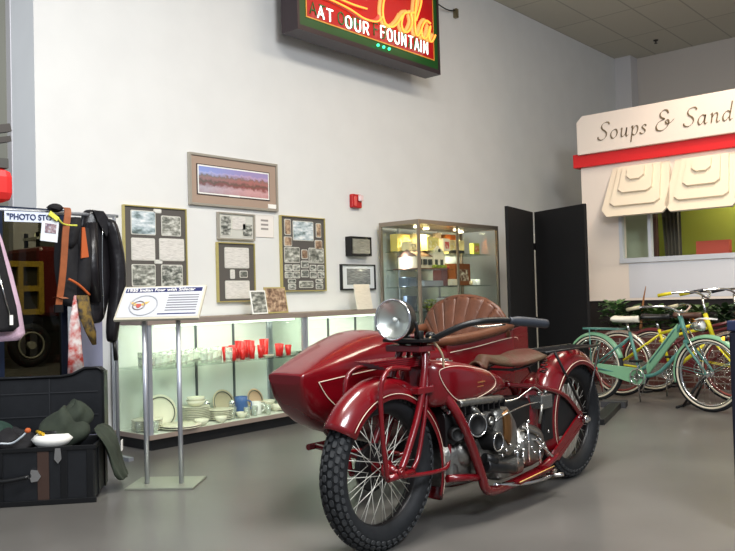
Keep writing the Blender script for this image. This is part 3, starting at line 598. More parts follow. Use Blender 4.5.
# model house
t = thing('model_house', 'white model house with gable, windows and green bushes inside tall case', 'model house', (7.0, 5.35, 1.385))
HW = mat('model_white', (228, 214, 190), .5)
mb = MB(); mb.bb((6.80, 5.2, 1.395), (7.28, 5.45, 1.52)); mb.prism([(7.08, 5.18, 1.395), (7.28, 5.18, 1.395), (7.28, 5.18, 1.56), (7.18, 5.18, 1.64), (7.08, 5.18, 1.56)], (0, .2, 0)); mb.build('walls', HW, t)
MB().prism([(6.79, 5.19, 1.52), (6.79, 5.46, 1.52), (6.79, 5.325, 1.60)], (.3, 0, 0)).build('roof', mat('model_roof', (120, 86, 70), .6), t)
for x in (6.84, 6.93, 7.02, 7.12, 7.22): MB().bb((x-.022, 5.172, 1.43), (x+.022, 5.202, 1.49)).build('window', mat('model_window', (60, 62, 66), .3), t)
MB().cyl((7.18, 5.17, 1.59), (7.18, 5.182, 1.59), .018).build('round_window', mat('model_window', (60, 62, 66), .3), t)
MB().bb((6.77, 5.16, 1.386), (7.32, 5.5, 1.395)).build('baseboard', mat('model_base', (110, 60, 40), .5), t)
GR = mat('bush_green', (150, 160, 50), .7, rgb2=(90, 110, 40), nscale=40)
for k in range(6): MB().ell((7.05+.045*k, 5.165+.004*(k % 2), 1.412), (.024, .015, .02)).build('bush', GR, t)
def box_item(name, label, x0, x1, z0, h, y, d, col, cat='box', label_col=None, group='boxes and packets in the tall case'):
    t = thing(name, label, cat, ((x0+x1)/2, y+d/2, z0), group=group)
    MB().bb((x0, y, z0), (x1, y+d, z0+h)).build('carton', mat('c_'+name+str(col), col, .5), t, bevel=.003)
    if label_col: rr(x0+(x1-x0)*.15, x1-(x1-x0)*.15, z0+h*.2, z0+h*.75, y-.003, .005).build('printed_panel', picture('pp'+str(label_col), [label_col, label_col, (235, 225, 200)], 30), t)
box_item('cream_box', 'pale yellow box above the model house in the tall case', 7.02, 7.24, 1.586, .15, 5.22, .12, (226, 208, 130), label_col=(200, 180, 90))
box_item('red_label_box', 'white box with red label on the top shelf of the tall case', 7.27, 7.39, 1.586, .14, 5.18, .1, (230, 214, 190), label_col=(190, 40, 40))
box_item('small_white_box', 'small white box at the left of the top shelf, tall case', 6.80, 6.95, 1.586, .1, 5.3, .1, (214, 196, 150), label_col=(120, 110, 80))
box_item('green_packet', 'tall green and yellow packet at right of the top shelf', 7.90, 8.02, 1.566, .13, 5.2, .06, (170, 170, 70), label_col=(190, 100, 50))
box_item('cream_carton', 'wide cream carton on the top right shelf of the tall case', 7.50, 7.82, 1.566, .16, 5.28, .12, (228, 208, 150), label_col=(214, 190, 120))
box_item('orange_box', 'orange box standing behind the cream carton, tall case', 7.70, 7.90, 1.566, .24, 5.45, .08, (206, 110, 50), label_col=(230, 140, 80))
box_item('white_packet', 'white packet with red print standing left of the orange box', 7.52, 7.62, 1.566, .25, 5.46, .06, (232, 216, 200), label_col=(200, 90, 80))
box_item('brown_cabinet_box', 'brown wooden two-door box on the middle right shelf', 7.60, 7.90, 1.206, .25, 5.26, .16, (120, 66, 34), label_col=(90, 50, 28))
box_item('dark_box', 'dark grey box on the lower right shelf behind the seat back', 7.5, 7.78, .931, .15, 5.25, .2, (62, 64, 72))
box_item('white_small_carton', 'small white carton in the middle of the tall case', 7.44, 7.54, 1.206, .07, 5.2, .06, (226, 214, 190))
box_item('dark_case_item', 'black flat item on the top shelf of the tall case', 7.46, 7.66, 1.566, .035, 5.17, .08, (40, 42, 40), cat='item')
box_item('red_tray', 'small red patterned tray right of the model house', 7.33, 7.395, 1.386, .03, 5.2, .1, (170, 50, 46), cat='tray')
box_item('grey_album', 'grey album lying on the third shelf of the tall case', 6.95, 7.3, 1.201, .06, 5.22, .2, (120, 124, 128), cat='album')
box_item('silver_frame_item', 'small grey framed card on the lower left shelf', 7.24, 7.38, .931, .14, 5.25, .03, (150, 152, 150), cat='card', label_col=(90, 96, 96))
box_item('yellow_carton', 'yellow carton at the back left of the top shelf, tall case', 6.78, 7.0, 1.586, .19, 5.44, .1, (214, 190, 96), label_col=(180, 150, 60))
box_item('pale_carton', 'pale carton at the back middle of the top shelf, tall case', 7.05, 7.36, 1.586, .2, 5.44, .1, (206, 196, 150), label_col=(150, 160, 110))
box_item('blue_grey_box', 'blue-grey box at left on the third shelf of the tall case', 6.76, 6.92, 1.201, .10, 5.3, .12, (96, 108, 124))
box_item('dark_book', 'dark book leaning at the lower left of the tall case', 6.80, 6.98, .931, .17, 5.35, .05, (54, 64, 80), cat='book')
box_item('maroon_box', 'maroon box beside the brown wooden box on the middle right shelf', 7.46, 7.58, 1.206, .20, 5.36, .12, (90, 36, 30))
for k, x in enumerate((7.93, 8.03)):
    t = thing('white_cup', 'small white cup at the right end of the middle shelf, %s one' % ('left', 'right')[k], 'cup', (x, 5.25, 1.206), group='white cups in the tall case')
    MB().lathe([(.025, 0), (.032, .01), (.032, .07), (.028, .07), (.004, .01)], (x, 5.25, 1.206), n=18).build('body', WHITE, t)
    MB().tube([(x+.03, 5.24, 1.26), (x+.045, 5.24, 1.245), (x+.03, 5.24, 1.225)], .004, 6, 4).build('handle', WHITE, t)
put(MB().ell((7.82, 5.2, 1.232), (.022, .022, .026)).build('small_ball', mat('cream_ball', (226, 206, 160), .4)), 'small cream ball in front of the brown box', 'ornament')
def leafy(mb, c, n_, spread, h, ls, seed=1):
    rnd = random.Random(seed)
    for _ in range(n_):
        a0 = rnd.uniform(0, 2*pi); rr_ = rnd.uniform(0, spread); p = Vector((c[0]+rr_*cos(a0), c[1]+rr_*sin(a0)*.8, c[2]+rnd.uniform(0, h)))
        d = Vector((cos(a0), sin(a0), rnd.uniform(-.3, .9))).normalized(); s_ = d.cross(Vector((0, 0, 1))).normalized()*ls*.32; e = d*ls
        mb.add([p, p+e*.35+s_, p+e*.75+s_*.7, p+e+Vector((0, 0, -.1*ls)), p+e*.75-s_*.7, p+e*.35-s_], [(0, 1, 2, 3, 4, 5)])
    return mb
t = thing('small_green_plant', 'yellow-green plant on the lower left shelf behind the leather seat', 'plant', (7.1, 5.3, .931))
leafy(MB(), (7.15, 5.3, .95), 110, .14, .09, .05).build('foliage', GR, t, nofix=True)
MB().lathe([(.04, 0), (.05, .03)], (7.15, 5.3, .931)).build('pot', mat('pot_brown', (90, 60, 44), .6), t)

# ================================================================ folding screen
t = thing('folding_screen', 'black two-panel folding screen beside the tall showcase', 'screen', (8.6, 4.6, 0))
CL = mat('black_cloth', (13, 12, 14), .85, noise=.3, nscale=60)
def panel(p, q, h, name):
    p, q = Vector(p), Vector(q); d = (q-p).normalized(); nn = Vector((-d.y, d.x, 0))*.02
    MB().prism([p-nn, q-nn, q+nn, p+nn], (0, 0, h)).build(name, CL, t, bevel=.004)
panel((8.01, 4.818, .01), (8.90, 4.995, .01), 2.09, 'left_leaf'); panel((8.945, 4.965, .01), (8.57, 4.117, .01), 2.09, 'right_leaf')
for z in (1.63, .72): MB().bb((8.89, 4.96, z), (8.95, 5.0, z+.08)).build('hinge', IRON, t)

# ================================================================ food stand facade
FX = 9.8
t = thing('food_stand', 'white snack stand facade with lettered sign board and red stripe', 'food stand', (FX, 3.0, 0))
PINK = mat('stand_cream', (236, 222, 210), .5)
mb = MB(); mb.bb((FX, 4.22, .97), (FX+.12, 4.75, 2.72)); mb.bb((FX, .9, .97), (FX+.12, 4.22, 1.48)); mb.bb((FX, .9, 2.1), (FX+.12, 4.22, 2.72)); mb.build('wall_panel', PINK, t)
MB().bb((FX+.02, .9, 0), (FX+.12, 4.75, .97)).build('lower_wall', mat('dark_lower', (30, 24, 24), .7), t)
p = [(FX-.115, 4.74, 2.865), (FX-.115, 4.74, 3.29), (FX-.115, 4.66, 3.365), (FX-.115, .9, 3.365), (FX-.115, .9, 2.865)]
MB().prism(p, (.235, 0, 0)).build('sign_board', PINK, t, bevel=.01)
MB().bb((FX-.06, .9, 2.71), (FX+.12, 4.83, 2.885)).build('red_stripe', mat('stand_red', (214, 28, 32), .45), t, bevel=.006)
mb = MB(); y = 4.45; sc = .215; Yv = Vector((0, -1, 0)); Zv = Vector((0, 0, 1))
for ch in 'Soups & Sandwiches':
    if ch == ' ': y -= .085; continue
    adv, st = SCR[ch]
    if ch == '&': y -= .0
    k_ = 1.12 if ch == '&' else 1
    for s_ in st: ribbon(mb, s_, sc*k_, (FX-.119, y, 3.015), Yv, Zv, Vector((-1, 0, 0)), (.038, .026), .16)
    y -= (adv+.10)*sc*.98*k_
    if y < 1.1: break
mb.build('lettering', mat('sign_brown', (112, 96, 72), .6), t)
# awnings
AW = mat('awning_cream', (232, 218, 196), .5)
def awning(yc, nm='awning_panel'):
    # trapezoid shell sloping out, stepped U reliefs
    x0, x1, z0, z1 = FX-.005, FX-.26, 2.66, 2.06; hw0, hw1 = .36, .43
    def P(u, v, lift=0):   # u -1..1 across, v 0 top..1 bottom
        hw = hw0+(hw1-hw0)*v; nx = Vector((z0-z1, 0, x0-x1)).normalized()
        return Vector((x0+(x1-x0)*v, yc+u*hw, z0+(z1-z0)*v))+Vector((-nx.x, 0, nx.z))*lift
    mb = MB()
    poly = [P(-1, 0), P(1, 0), P(1, .92), P(.80, 1.07), P(-.80, 1.07), P(-1, .92)]
    nrm = P(0, .5, -.03)-P(0, .5, 0); mb.prism(poly, nrm)
    for k, (w_, v0, v1) in enumerate(((.74, .04, .88), (.52, .09, .64), (.28, .14, .40))):
        l_ = .04*(k+1)
        poly = [P(-w_, v0, l_), P(w_, v0, l_), P(w_, v1-.07, l_), P(w_-.14, v1, l_), P(-w_+.14, v1, l_), P(-w_, v1-.07, l_)]
        mb.prism(poly, P(0, .5, -.06)-P(0, .5, 0))
    return mb.build(nm, AW, t)
for k in range(4): awning(3.95-k*.79)
# window and interior
mb = frame_mb(0, 1, 0, 1, .05, 0, .1); mb = MB()
mb.bb((FX-.02, .9, 1.44), (FX+.12, 4.26, 1.50)); 
for y in (4.24, 3.87, .95): mb.bb((FX-.01, y-.02, 1.5), (FX+.06, y+.02, 2.1))
mb.build('window_frame', mat('window_pale', (206, 208, 214), .4), t)
MB().bb((FX+.03, 3.68, 1.5), (FX+.04, 4.22, 2.1)).build('window_pane', GLASS, t)
MB().bb((FX-.003, .9, 1.0), (FX+.0, 4.15, 1.43)).build('inset_panel', mat('stand_grey_white', (212, 212, 218), .5), t)
MB().bb((FX+1.2, 0, .9), (FX+1.3, 4.6, 2.72)).build('green_interior_wall', mat('olive_green', (150, 158, 60), .7), t)
MB().bb((FX+.35, 3.92, .9), (FX+.42, 4.0, 2.6)).build('interior_post', mat('brown_post', (92, 60, 52), .6), t)
MB().grid(lambda u, v: (FX+.5+.03*sin(u*30), 3.66+.26*u*(1-.3*v), 1.1+1.5*(1-v)), 30, 6).build('dark_curtain', mat('curtain_grey', (92, 88, 76), .8), t)
MB().bb((FX+.45, 4.03, 1.1), (FX+.5, 4.6, 2.7)).build('pale_board', mat('board_sage', (200, 206, 182), .7), t)
MB().bb((FX+.6, 3.12, 1.0), (FX+.7, 3.52, 1.69)).build('red_counter_sign', mat('salmon', (214, 96, 76), .6), t)
spot('stand_interior', (FX+.7, 2.9, 2.65), (FX+.9, 3.0, 1.4), 60, (1, .9, .7), 150, .6, .2)
MB().bb((FX+.12, .9, 2.72), (FX+1.3, 4.7, 2.8)).build('interior_ceiling', PINK, t)
# brick planter
t = thing('brick_planter', 'long dark brick planter under the snack stand window', 'planter', (9.3, 2.7, 0))
bk = brickmat('dark_brick', (96, 50, 42), (76, 40, 36), (120, 108, 100), 1, .21, .07, .008, .8, ('Y', 'Z'))
MB().bb((9.02, .9, 0), (9.76, 4.30, .62)).build('brick_wall', bk, t)
MB().bb((9.07, .95, .61), (9.72, 4.25, .64)).build('soil', mat('soil', (36, 26, 20), .9), t)
PL = [mat('leaf_dark', (44, 70, 36), .5, noise=.3), mat('leaf_mid', (70, 96, 44), .5, noise=.3), mat('leaf_light', (110, 140, 84), .5, rgb2=(50, 90, 50), nscale=30)]
for k, y in enumerate((4.12, 3.85, 3.6, 3.35, 3.1, 2.85, 2.6, 2.35, 2.1, 1.85)):
    wh = ['at the screen end of the planter', 'second from the screen, in the planter', 'behind the white bicycle saddle', 'behind the black saddle', 'behind the chrome handlebar', 'behind the yellow grip', 'behind the white headlamp', 'right of the headlamp', 'near the right frame edge', 'rightmost in the planter'][k]
    tp = thing('potted_plant', 'leafy green plant %s' % wh, 'plant', (9.35, y, .64), group='plants in the brick planter')
    lm = PL[(2, 0, 1, 0, 1, 0, 0, 1, 1, 0)[k]]
    leafy(MB(), (9.24, y, .68), 90, .13, .2 if k else .28, .12, k+3).build('foliage', lm, tp, nofix=True)
    MB().tube([(9.35, y, .64), (9.34, y+.01, .75), (9.33, y, .86)], .01, 6).build('stem', PL[0], tp)
t = thing('cat_tail_reed', 'single tan pointed reed rising behind the white saddle', 'plant', (9.2, 3.75, .64))
MB().tube([(9.2, 3.78, .64), (9.2, 3.74, .95), (9.2, 3.70, 1.14)], (.02, .004), 6, 4).build('blade', mat('tan_reed', (150, 100, 60), .6), t)
t = thing('orange_flower_cluster', 'orange-yellow flowers seen through the bicycle frames', 'flowers', (9.15, 3.1, .64))
leafy(MB(), (9.0, 3.02, .66), 40, .09, .1, .06, 77).build('petals', mat('orange_petal', (206, 130, 30), .6), t, nofix=True)
MB().tube([(9.15, 3.05, .64), (9.03, 3.03, .7)], .01, 6).build('stem', PL[0], t)

exec_later = []
# ================================================================ dressing station: clothes rail, garments, banner
t = thing('clothes_rail', 'steel clothes rail holding the jackets and the banner', 'rail', (2.7, 5.1, 0))
MB().tube([(1.86, 4.993, 1.705), (3.2, 5.14, 1.73)], .013, 8).build('rail', STEEL, t)
for x, y in ((1.88, 4.995), (3.17, 5.137)):
    MB().cyl((x, y, .0), (x, y, 1.725), .013, 8).bb((x-.02, y-.16, 0), (x+.02, y+.16, .025)).build('upright', STEEL, t)
def garment(secs, y0, seed=0, n=26, amp=.012, depth=.06):
    """secs: list of (z, x_left, x_right[, depth]) from top to bottom"""
    rnd = random.Random(seed); ph = [rnd.uniform(0, 6) for _ in range(4)]; mb = MB(); R = []
    for i, s_ in enumerate(secs):
        z, x0, x1 = s_[:3]; d = s_[3] if len(s_) > 3 else depth; c = (x0+x1)/2; h = (x1-x0)/2; ring = []
        for k in range(n):
            a_ = 2*pi*k/n; f = 1+amp*8*sin(5*a_+ph[0]+z*9)*.5+amp*6*sin(9*a_+ph[1]-z*14)*.5
            ring.append(Vector((c+h*cos(a_)*(1+.03*sin(z*30+ph[2])), y0+d*sin(a_)*f, z)))
        R.append(ring)
    return mb.rings(R)
LJ = mat('black_leather', (26, 24, 27), .33, noise=.3, nscale=12, bump=.5, bscale=14)
t = thing('leather_jacket', 'long black leather jacket hanging at the right end of the rail', 'jacket', (3.08, 5.14, .85))
garment([(1.80, 2.99, 3.05, .03), (1.785, 2.96, 3.10, .05), (1.73, 2.94, 3.15), (1.62, 2.93, 3.17), (1.45, 2.93, 3.18), (1.25, 2.93, 3.17), (1.12, 2.93, 3.13), (1.03, 2.95, 3.10), (1.0, 2.98, 3.06)], 5.14, 3, amp=.02).build('body', LJ, t, sub=1)
garment([(1.74, 3.08, 3.16, .05), (1.64, 3.10, 3.19, .06), (1.5, 3.12, 3.23, .06), (1.34, 3.13, 3.245, .06), (1.2, 3.12, 3.23, .055), (1.05, 3.09, 3.19, .05), (.93, 3.08, 3.17, .045), (.86, 3.09, 3.16, .04)], 5.07, 4, amp=.022).build('sleeve', LJ, t, sub=1)
garment([(1.70, 2.95, 3.02, .04), (1.4, 2.93, 3.03, .05), (1.15, 2.96, 3.04, .045)], 5.07, 9, amp=.02).build('sleeve', LJ, t)
MB().prism([(2.99, 5.06, 1.79), (3.07, 5.05, 1.785), (3.13, 5.05, 1.70), (3.09, 5.05, 1.60), (3.03, 5.055, 1.70)], (0, .02, 0)).build('collar', LJ, t, bevel=.006)
MB().tube([(3.055, 5.05, 1.66), (3.05, 5.055, 1.4), (3.06, 5.06, 1.05)], .0035, 6, 4).build('zip', CHROME, t)
MB().tube([(3.13, 5.05, .87), (3.14, 5.05, .74)], .014, 6).build('belt_end', BLACK, t)
t = thing('orange_trim_jacket', 'black jacket with orange striped cuff and lining hanging mid rail', 'jacket', (2.86, 5.12, 1.1))
DK = mat('dark_cloth', (20, 19, 23), .8, noise=.3, nscale=14, bump=.4, bscale=20)
OR = mat('orange_trim', (176, 84, 36), .7)
garment([(1.71, 2.82, 2.88, .03), (1.68, 2.77, 2.93, .05), (1.55, 2.74, 2.96), (1.4, 2.73, 2.97), (1.25, 2.75, 2.97), (1.16, 2.78, 2.95), (1.12, 2.82, 2.92)], 5.12, 5, amp=.02).build('body', DK, t, sub=1)
garment([(1.66, 2.86, 2.96, .04), (1.5, 2.88, 2.98, .05), (1.3, 2.86, 2.97, .045), (1.2, 2.86, 2.95, .04)], 5.07, 6, amp=.02).build('sleeve', DK, t)
garment([(1.73, 2.83, 2.90, .03), (1.66, 2.80, 2.90, .045), (1.56, 2.79, 2.87, .04), (1.52, 2.80, 2.84, .02)], 5.07, 16, amp=.02).build('hood', DK, t)
MB().tube([(2.78, 5.02, 1.31), (2.85, 5.015, 1.27), (2.93, 5.02, 1.20)], .009, 6, 4).build('cuff_stripe', OR, t)
MB().prism([(2.885, 5.02, 1.66), (2.905, 5.02, 1.66), (2.93, 5.02, 1.46), (2.875, 5.02, 1.45)], (0, .01, 0)).build('orange_lining', OR, t)
t = thing('black_cap', 'small black cap perched on top of the rail end', 'cap', (2.71, 5.06, 1.76))
MB().ell((2.72, 5.07, 1.785), (.05, .05, .03)).build('crown', DK, t); MB().box((2.68, 5.02, 1.775), (.07, .05, .008), ry=.2).build('peak', DK, t)
t = thing('leather_strap', 'tan brown leather belt hanging over the rail', 'belt', (2.72, 5.0, 1.1))
TB = mat('strap_tan', (150, 84, 48), .5, noise=.2)
def strip(pts, w_, th, nm, m, p):
    mb = MB(); R = [[Vector(q)+Vector((sx*w_/2, sy*th/2, 0)) for sx, sy in ((-1, -1), (1, -1), (1, 1), (-1, 1))] for q in smooth_path(pts, 5)]
    return mb.rings(R, sm=False).build(nm, m, p)
strip([(2.77, 5.08, 1.785), (2.765, 4.99, 1.77), (2.735, 4.97, 1.6), (2.715, 4.975, 1.35), (2.69, 5.0, 1.1)], .046, .008, 'belt', TB, t)
strip([(2.68, 5.0, 1.19), (2.70, 4.985, 1.19), (2.73, 4.98, 1.18)], .05, .02, 'cross_strap', TB, t)
MB().bb((2.665, 4.985, 1.09), (2.72, 5.005, 1.14)).build('buckle', IRON, t)
SC = mat('plaid_scarf', (214, 208, 206), .8, rgb2=(176, 60, 52), nscale=16)
t = thing('patterned_scarf', 'white and red patterned scarf hanging low behind the trunk', 'scarf', (2.82, 5.1, .68))
garment([(1.2, 2.84, 2.87, .02), (1.0, 2.80, 2.88, .02), (.85, 2.79, 2.89, .02), (.66, 2.78, 2.91, .02)], 5.06, 7).build('cloth', SC, t)
t = thing('dark_plaid_tie', 'dark plaid cloth strip with yellow hanging below the jackets', 'scarf', (2.92, 5.07, .95))
garment([(1.2, 2.84, 2.93, .015), (1.05, 2.86, 2.95, .02), (.95, 2.90, 2.98, .02), (.86, 2.95, 2.98, .01)], 5.03, 8).build('cloth', mat('dark_plaid', (40, 38, 40), .8, rgb2=(120, 96, 40), nscale=26), t)
t = thing('pink_jacket', 'pale pink jacket hanging at the left edge over dark jacket', 'jacket', (2.2, 4.95, .88))
PK = mat('pale_pink', (206, 176, 196), .8, noise=.12, nscale=8, bump=.3)
garment([(1.62, 2.18, 2.24, .05), (1.5, 2.14, 2.29), (1.3, 2.10, 2.35), (1.1, 2.06, 2.40), (.93, 2.04, 2.42), (.89, 2.06, 2.39)], 4.97, 12).build('body', PK, t)
t = thing('dark_open_jacket', 'black jacket with metal zip hanging over the pink one', 'jacket', (2.15, 4.87, .95))
garment([(1.66, 2.15, 2.22, .04), (1.5, 2.12, 2.23), (1.3, 2.08, 2.28), (1.1, 2.05, 2.33), (.98, 2.0, 2.34), (.95, 2.02, 2.3)], 4.88, 13, depth=.04).build('body', DK, t)
MB().tube([(2.20, 4.83, 1.3), (2.26, 4.83, 1.05)], .004, 6).build('zip', CHROME, t); MB().box((2.27, 4.83, 1.02), (.02, .008, .06)).build('zip_tag', WHITE, t)
# banner
t = thing('photo_stop_banner', 'white paper banner lettered PHOTO STO hanging on the rail', 'banner', (2.45, 4.98, 1.64))
d_ = Vector((1, .10, .03)).normalized()
BNp = mat('banner_paper', (206, 214, 232), .6)
mb = MB(); o_ = Vector((2.285, 4.93, 1.628)); z_ = Vector((0, 0, 1)); 
mb.prism([o_, o_+d_*.345, o_+d_*.345+z_*.065, o_+z_*.065], (0, .003, 0)); mb.build('paper', BNp, t)
font_text('"PHOTO STO', .052, 'lettering', mat('ink_blue', (44, 56, 92), .6), t, o_+d_*.012+z_*.014, d_, z_, off=.003, bold=.0012)
t = thing('photo_notice', 'white sheet with colour photo pinned under the banner', 'notice', (2.62, 4.97, 1.53))
MB().prism([(2.525, 4.955, 1.52), (2.64, 4.955, 1.51), (2.655, 4.955, 1.645), (2.54, 4.955, 1.655)], (0, .003, 0)).build('paper', mat('notice_paper', (214, 220, 226), .6), t)
MB().prism([(2.555, 4.951, 1.573), (2.63, 4.951, 1.568), (2.635, 4.951, 1.628), (2.56, 4.951, 1.633)], (0, .003, 0)).build('photograph', picture('notice_photo', [(60, 80, 120), (150, 110, 100), (190, 200, 214)], 50), t)
t = thing('yellow_ribbon', 'thin yellow ribbon bow tied at the banner end', 'ribbon', (2.7, 4.97, 1.68))
MB().tube([(2.62, 4.945, 1.74), (2.67, 4.94, 1.70), (2.70, 4.95, 1.675), (2.75, 4.97, 1.665), (2.82, 4.97, 1.665)], .006, 6, 5).build('tail', mat('ribbon_yellow', (206, 206, 80), .6), t)
MB().box((2.64, 4.94, 1.715), (.07, .008, .03), ry=.6).build('bow', mat('ribbon_yellow', (206, 206, 80), .6), t)
struct(MB().bb((3.2, WY-.012, .1), (3.39, WY-.001, 1.3)), 'trim_shade', mat('shade_lavender', (136, 136, 164), .7))  # strip added for the lilac shade on the wall, shade put into its colour

# ================================================================ sign stand
bc = Vector((2.895, 4.175, 0)); e1 = Vector((.612, -.79, 0)).normalized(); e2 = Vector((.79, .612, 0)); zz = Vector((0, 0, 1))
t = thing('sign_stand', 'two-post steel stand with a tilted information panel on flat plate', 'sign stand', bc)
def quad(p, a_, b_, n_): return MB().prism([p, p+a_, p+a_+b_, p+b_], n_)
P0 = bc-e1*.20-e2*.155
quad(P0, e1*.41, e2*.31, zz*.012).build('base_plate', mat('plate_steel', (160, 164, 150), .35, .6), t, bevel=.002)
poles = []
for s_ in (-.105, .105):
    p_ = bc+e1*s_-e2*.03; poles.append(p_); MB().cyl(p_+zz*.012, p_+zz*1.0, .0145, 20).build('post', STEEL, t)
lo = bc-e2*.10+zz*1.005; hi_v = e2*.21+zz*.20
nn = e1.cross(hi_v).normalized(); nn = nn if nn.z > 0 else -nn
pb = quad(lo-e1*.27, e1*.52, hi_v, -nn*.02).build('panel_frame', mat('panel_cream', (186, 180, 162), .5), t, bevel=.003)
quad(lo-e1*.258+hi_v*.06, e1*.496, hi_v*.90, nn*.0015).build('paper', mat('panel_paper', (192, 194, 198), .4), t)
hb = quad(lo-e1*.25+hi_v*.80, e1*.48, hi_v*.12, nn*.0025).build('heading_bar', mat('heading_navy', (40, 44, 92), .4), t)
hu = hi_v.normalized()
font_text('1930 Indian Four with Sidecar', .0355, 'heading_text', WHITE, t, lo-e1*.245+hi_v*.82, e1, hu, off=.004, bold=.0003)
mb = MB()
for k in range(7): quad_ = lo+e1*.03+hi_v*(.68-.075*k); mb.prism([quad_, quad_+e1*.19, quad_+e1*.19+hi_v*.026, quad_+hi_v*.026], nn*.004)
mb.build('text_lines', mat('text_grey', (128, 128, 134), .5), t)
quad(lo+e1*-.01+hi_v*.12, e1*.235, hi_v*.03, nn*.003).build('footer_bar', mat('heading_navy', (40, 44, 92), .4), t)
ec = lo-e1*.14+hi_v*.40+nn*.0025
mb = MB().torus(ec+nn*.002, nn, .036, .004, 30, 6, .4); mb.build('emblem_ring', mat('emblem_grey', (130, 120, 120), .5), t)
for sg in (-1, 1):
    w_ = [ec+e1*sg*.008+hu*.004, ec+e1*sg*.03+hu*.026, ec+e1*sg*.062+hu*.034, ec+e1*sg*.05+hu*.016, ec+e1*sg*.028+hu*-.002]
    MB().prism(w_, nn*.002).build('emblem_wing', mat('emblem_gold', (206, 170, 96), .5), t)
MB().prism([ec+e1*a_+hu*b_ for a_, b_ in ((-.016, .012), (.016, .012), (.014, -.01), (0, -.024), (-.014, -.01))], nn*.003).build('emblem_shield', mat('emblem_red', (176, 84, 76), .5), t)
MB().torus(ec+e1*.03+nn*.002, nn, .085, .004, 40, 6, .3).build('watermark_ring', mat('pale_grey', (164, 166, 172), .5), t)

# ================================================================ trunk
O = Vector((2.40, 4.14, 0)); tu = Vector((-.754, .656, 0)).normalized(); tv = Vector((.656, .754, 0)).normalized()
t = thing('steamer_trunk', 'open black steamer trunk with silver latches on the floor', 'trunk', O+tu*.45+tv*.25)
TBk = mat('trunk_black', (22, 24, 28), .45, noise=.2, nscale=20)
def tb(u0, u1, v0, v1, z0, z1):
    p = O+tu*u0+tv*v0+zz*z0; return MB().prism([p, p+tu*(u1-u0), p+tu*(u1-u0)+tv*(v1-v0), p+tv*(v1-v0)], zz*(z1-z0))
def join(*ms):
    r = MB()
    for m_ in ms: r.add(m_.v, m_.f)
    return r
join(tb(0, .76, 0, .02, .02, .31), tb(0, .02, .02, .42, .02, .31), tb(.74, .76, .02, .42, .02, .31), tb(.02, .74, .40, .42, .02, .31), tb(.02, .74, .02, .40, .02, .04)).build('body', TBk, t, bevel=.006)
mb = MB()
for u in (.02, .16, .50, .70): q = tb(u-.018, u+.018, -.008, 0, .02, .31); mb.add(q.v, q.f)
for v in (.1, .3): q = tb(-.008, 0, v, v+.04, .02, .30); mb.add(q.v, q.f)
q = tb(-.012, .772, -.012, 0, 0, .03); mb.add(q.v, q.f); q = tb(-.012, .772, -.010, 0, .295, .32); mb.add(q.v, q.f); q = tb(-.012, 0, 0, .42, .295, .32); mb.add(q.v, q.f)
mb.build('slats', mat('trunk_edge', (14, 15, 17), .35), t, bevel=.003)
tb(.24, .30, -.006, 0, .03, .30).build('leather_band', mat('band_brown', (58, 40, 32), .6), t)
# lid, standing open behind
mb = MB(); pts = [(-.01, .34), (-.01, .72), (.02, .745), (.10, .745), (.17, .71), (.24, .70), (.76, .70), (.76, .34)]
mb.prism([O+tu*(u+.025)+tv*.42+zz*(z-.03) for u, z in pts], tv*.12); mb.build('lid', TBk, t, bevel=.012)
mb = MB(); mb.tube([O+tu*(u+.025)+tv*.415+zz*(z-.03) for u, z in pts[1:7]], .010, 6); q = tb(.013, .025, .415, .54, .32, .69); mb.add(q.v, q.f); mb.build('lid_edging', mat('trunk_edge', (14, 15, 17), .35), t)
mb = MB()
for k in range(2): q = tb(.05, .7, .414, .42, .43+.14*k, .435+.14*k); mb.add(q.v, q.f)
for u in (.33, .62): q = tb(u, u+.006, .414, .42, .36, .67); mb.add(q.v, q.f)
mb.build('lid_lining_seams', mat('seam', (34, 36, 40), .6), t)
for u, z in ((.19, .27), (.60, .27)):
    c_ = O+tu*u-tv*.012+zz*z; lt = MB().prism([c_+tu*a_+zz*b_ for a_, b_ in ((-.014, .04), (.014, .04), (.02, -.02), (0, -.045), (-.02, -.02))], tv*.012).build('latch', CHROME, t)
for u in (.31, .56):
    c_ = O+tu*u-tv*.014+zz*.16; MB().prism([c_+tu*a_+zz*b_ for a_, b_ in ((-.03, .0), (-.012, .035), (.022, .04), (.03, 0), (.022, -.03), (-.012, -.025))], tv*.012).build('handle_plate', CHROME, t)
MB().tube([O+tu*.34-tv*.03+zz*.165, O+tu*.47-tv*.045+zz*.15, O+tu*.56-tv*.03+zz*.165], .012, 8, 5).build('handle', BLACK, t)
OG = mat('olive_cloth', (48, 56, 45), .85, noise=.3, nscale=10, bump=.5, bscale=18)
def blob(c, r, seed, n=18, m=12, amp=.18):
    rnd = random.Random(seed); ph = [rnd.uniform(0, 6) for _ in range(5)]; R = []
    for i in range(m+1):
        th = -pi/2+pi*i/m; q = max(cos(th), .03)
        R.append([Vector(c)+Vector((r[0]*q*cos(a_)*(1+amp*sin(3*a_+ph[0]+th*2)), r[1]*q*sin(a_)*(1+amp*sin(4*a_+ph[1]-th*3)), r[2]*sin(th)*(1+amp*sin(2*a_+ph[2])+amp*.6*sin(5*a_+ph[3])))) for a_ in [2*pi*k/n for k in range(n)]])
    return MB().rings(R)
t2 = thing('olive_jacket', 'crumpled olive green jacket spilling over the trunk side', 'jacket', O+tu*.1+tv*.3+zz*.3)
p_ = O+tu*.19+tv*.22; blob((p_.x, p_.y, .38), (.15, .12, .12), 2).build('folded_body', OG, t2, sub=1)
p_ = O+tu*.14+tv*.24; blob((p_.x, p_.y, .45), (.09, .09, .085), 5).build('hood', OG, t2, sub=1)
R = []
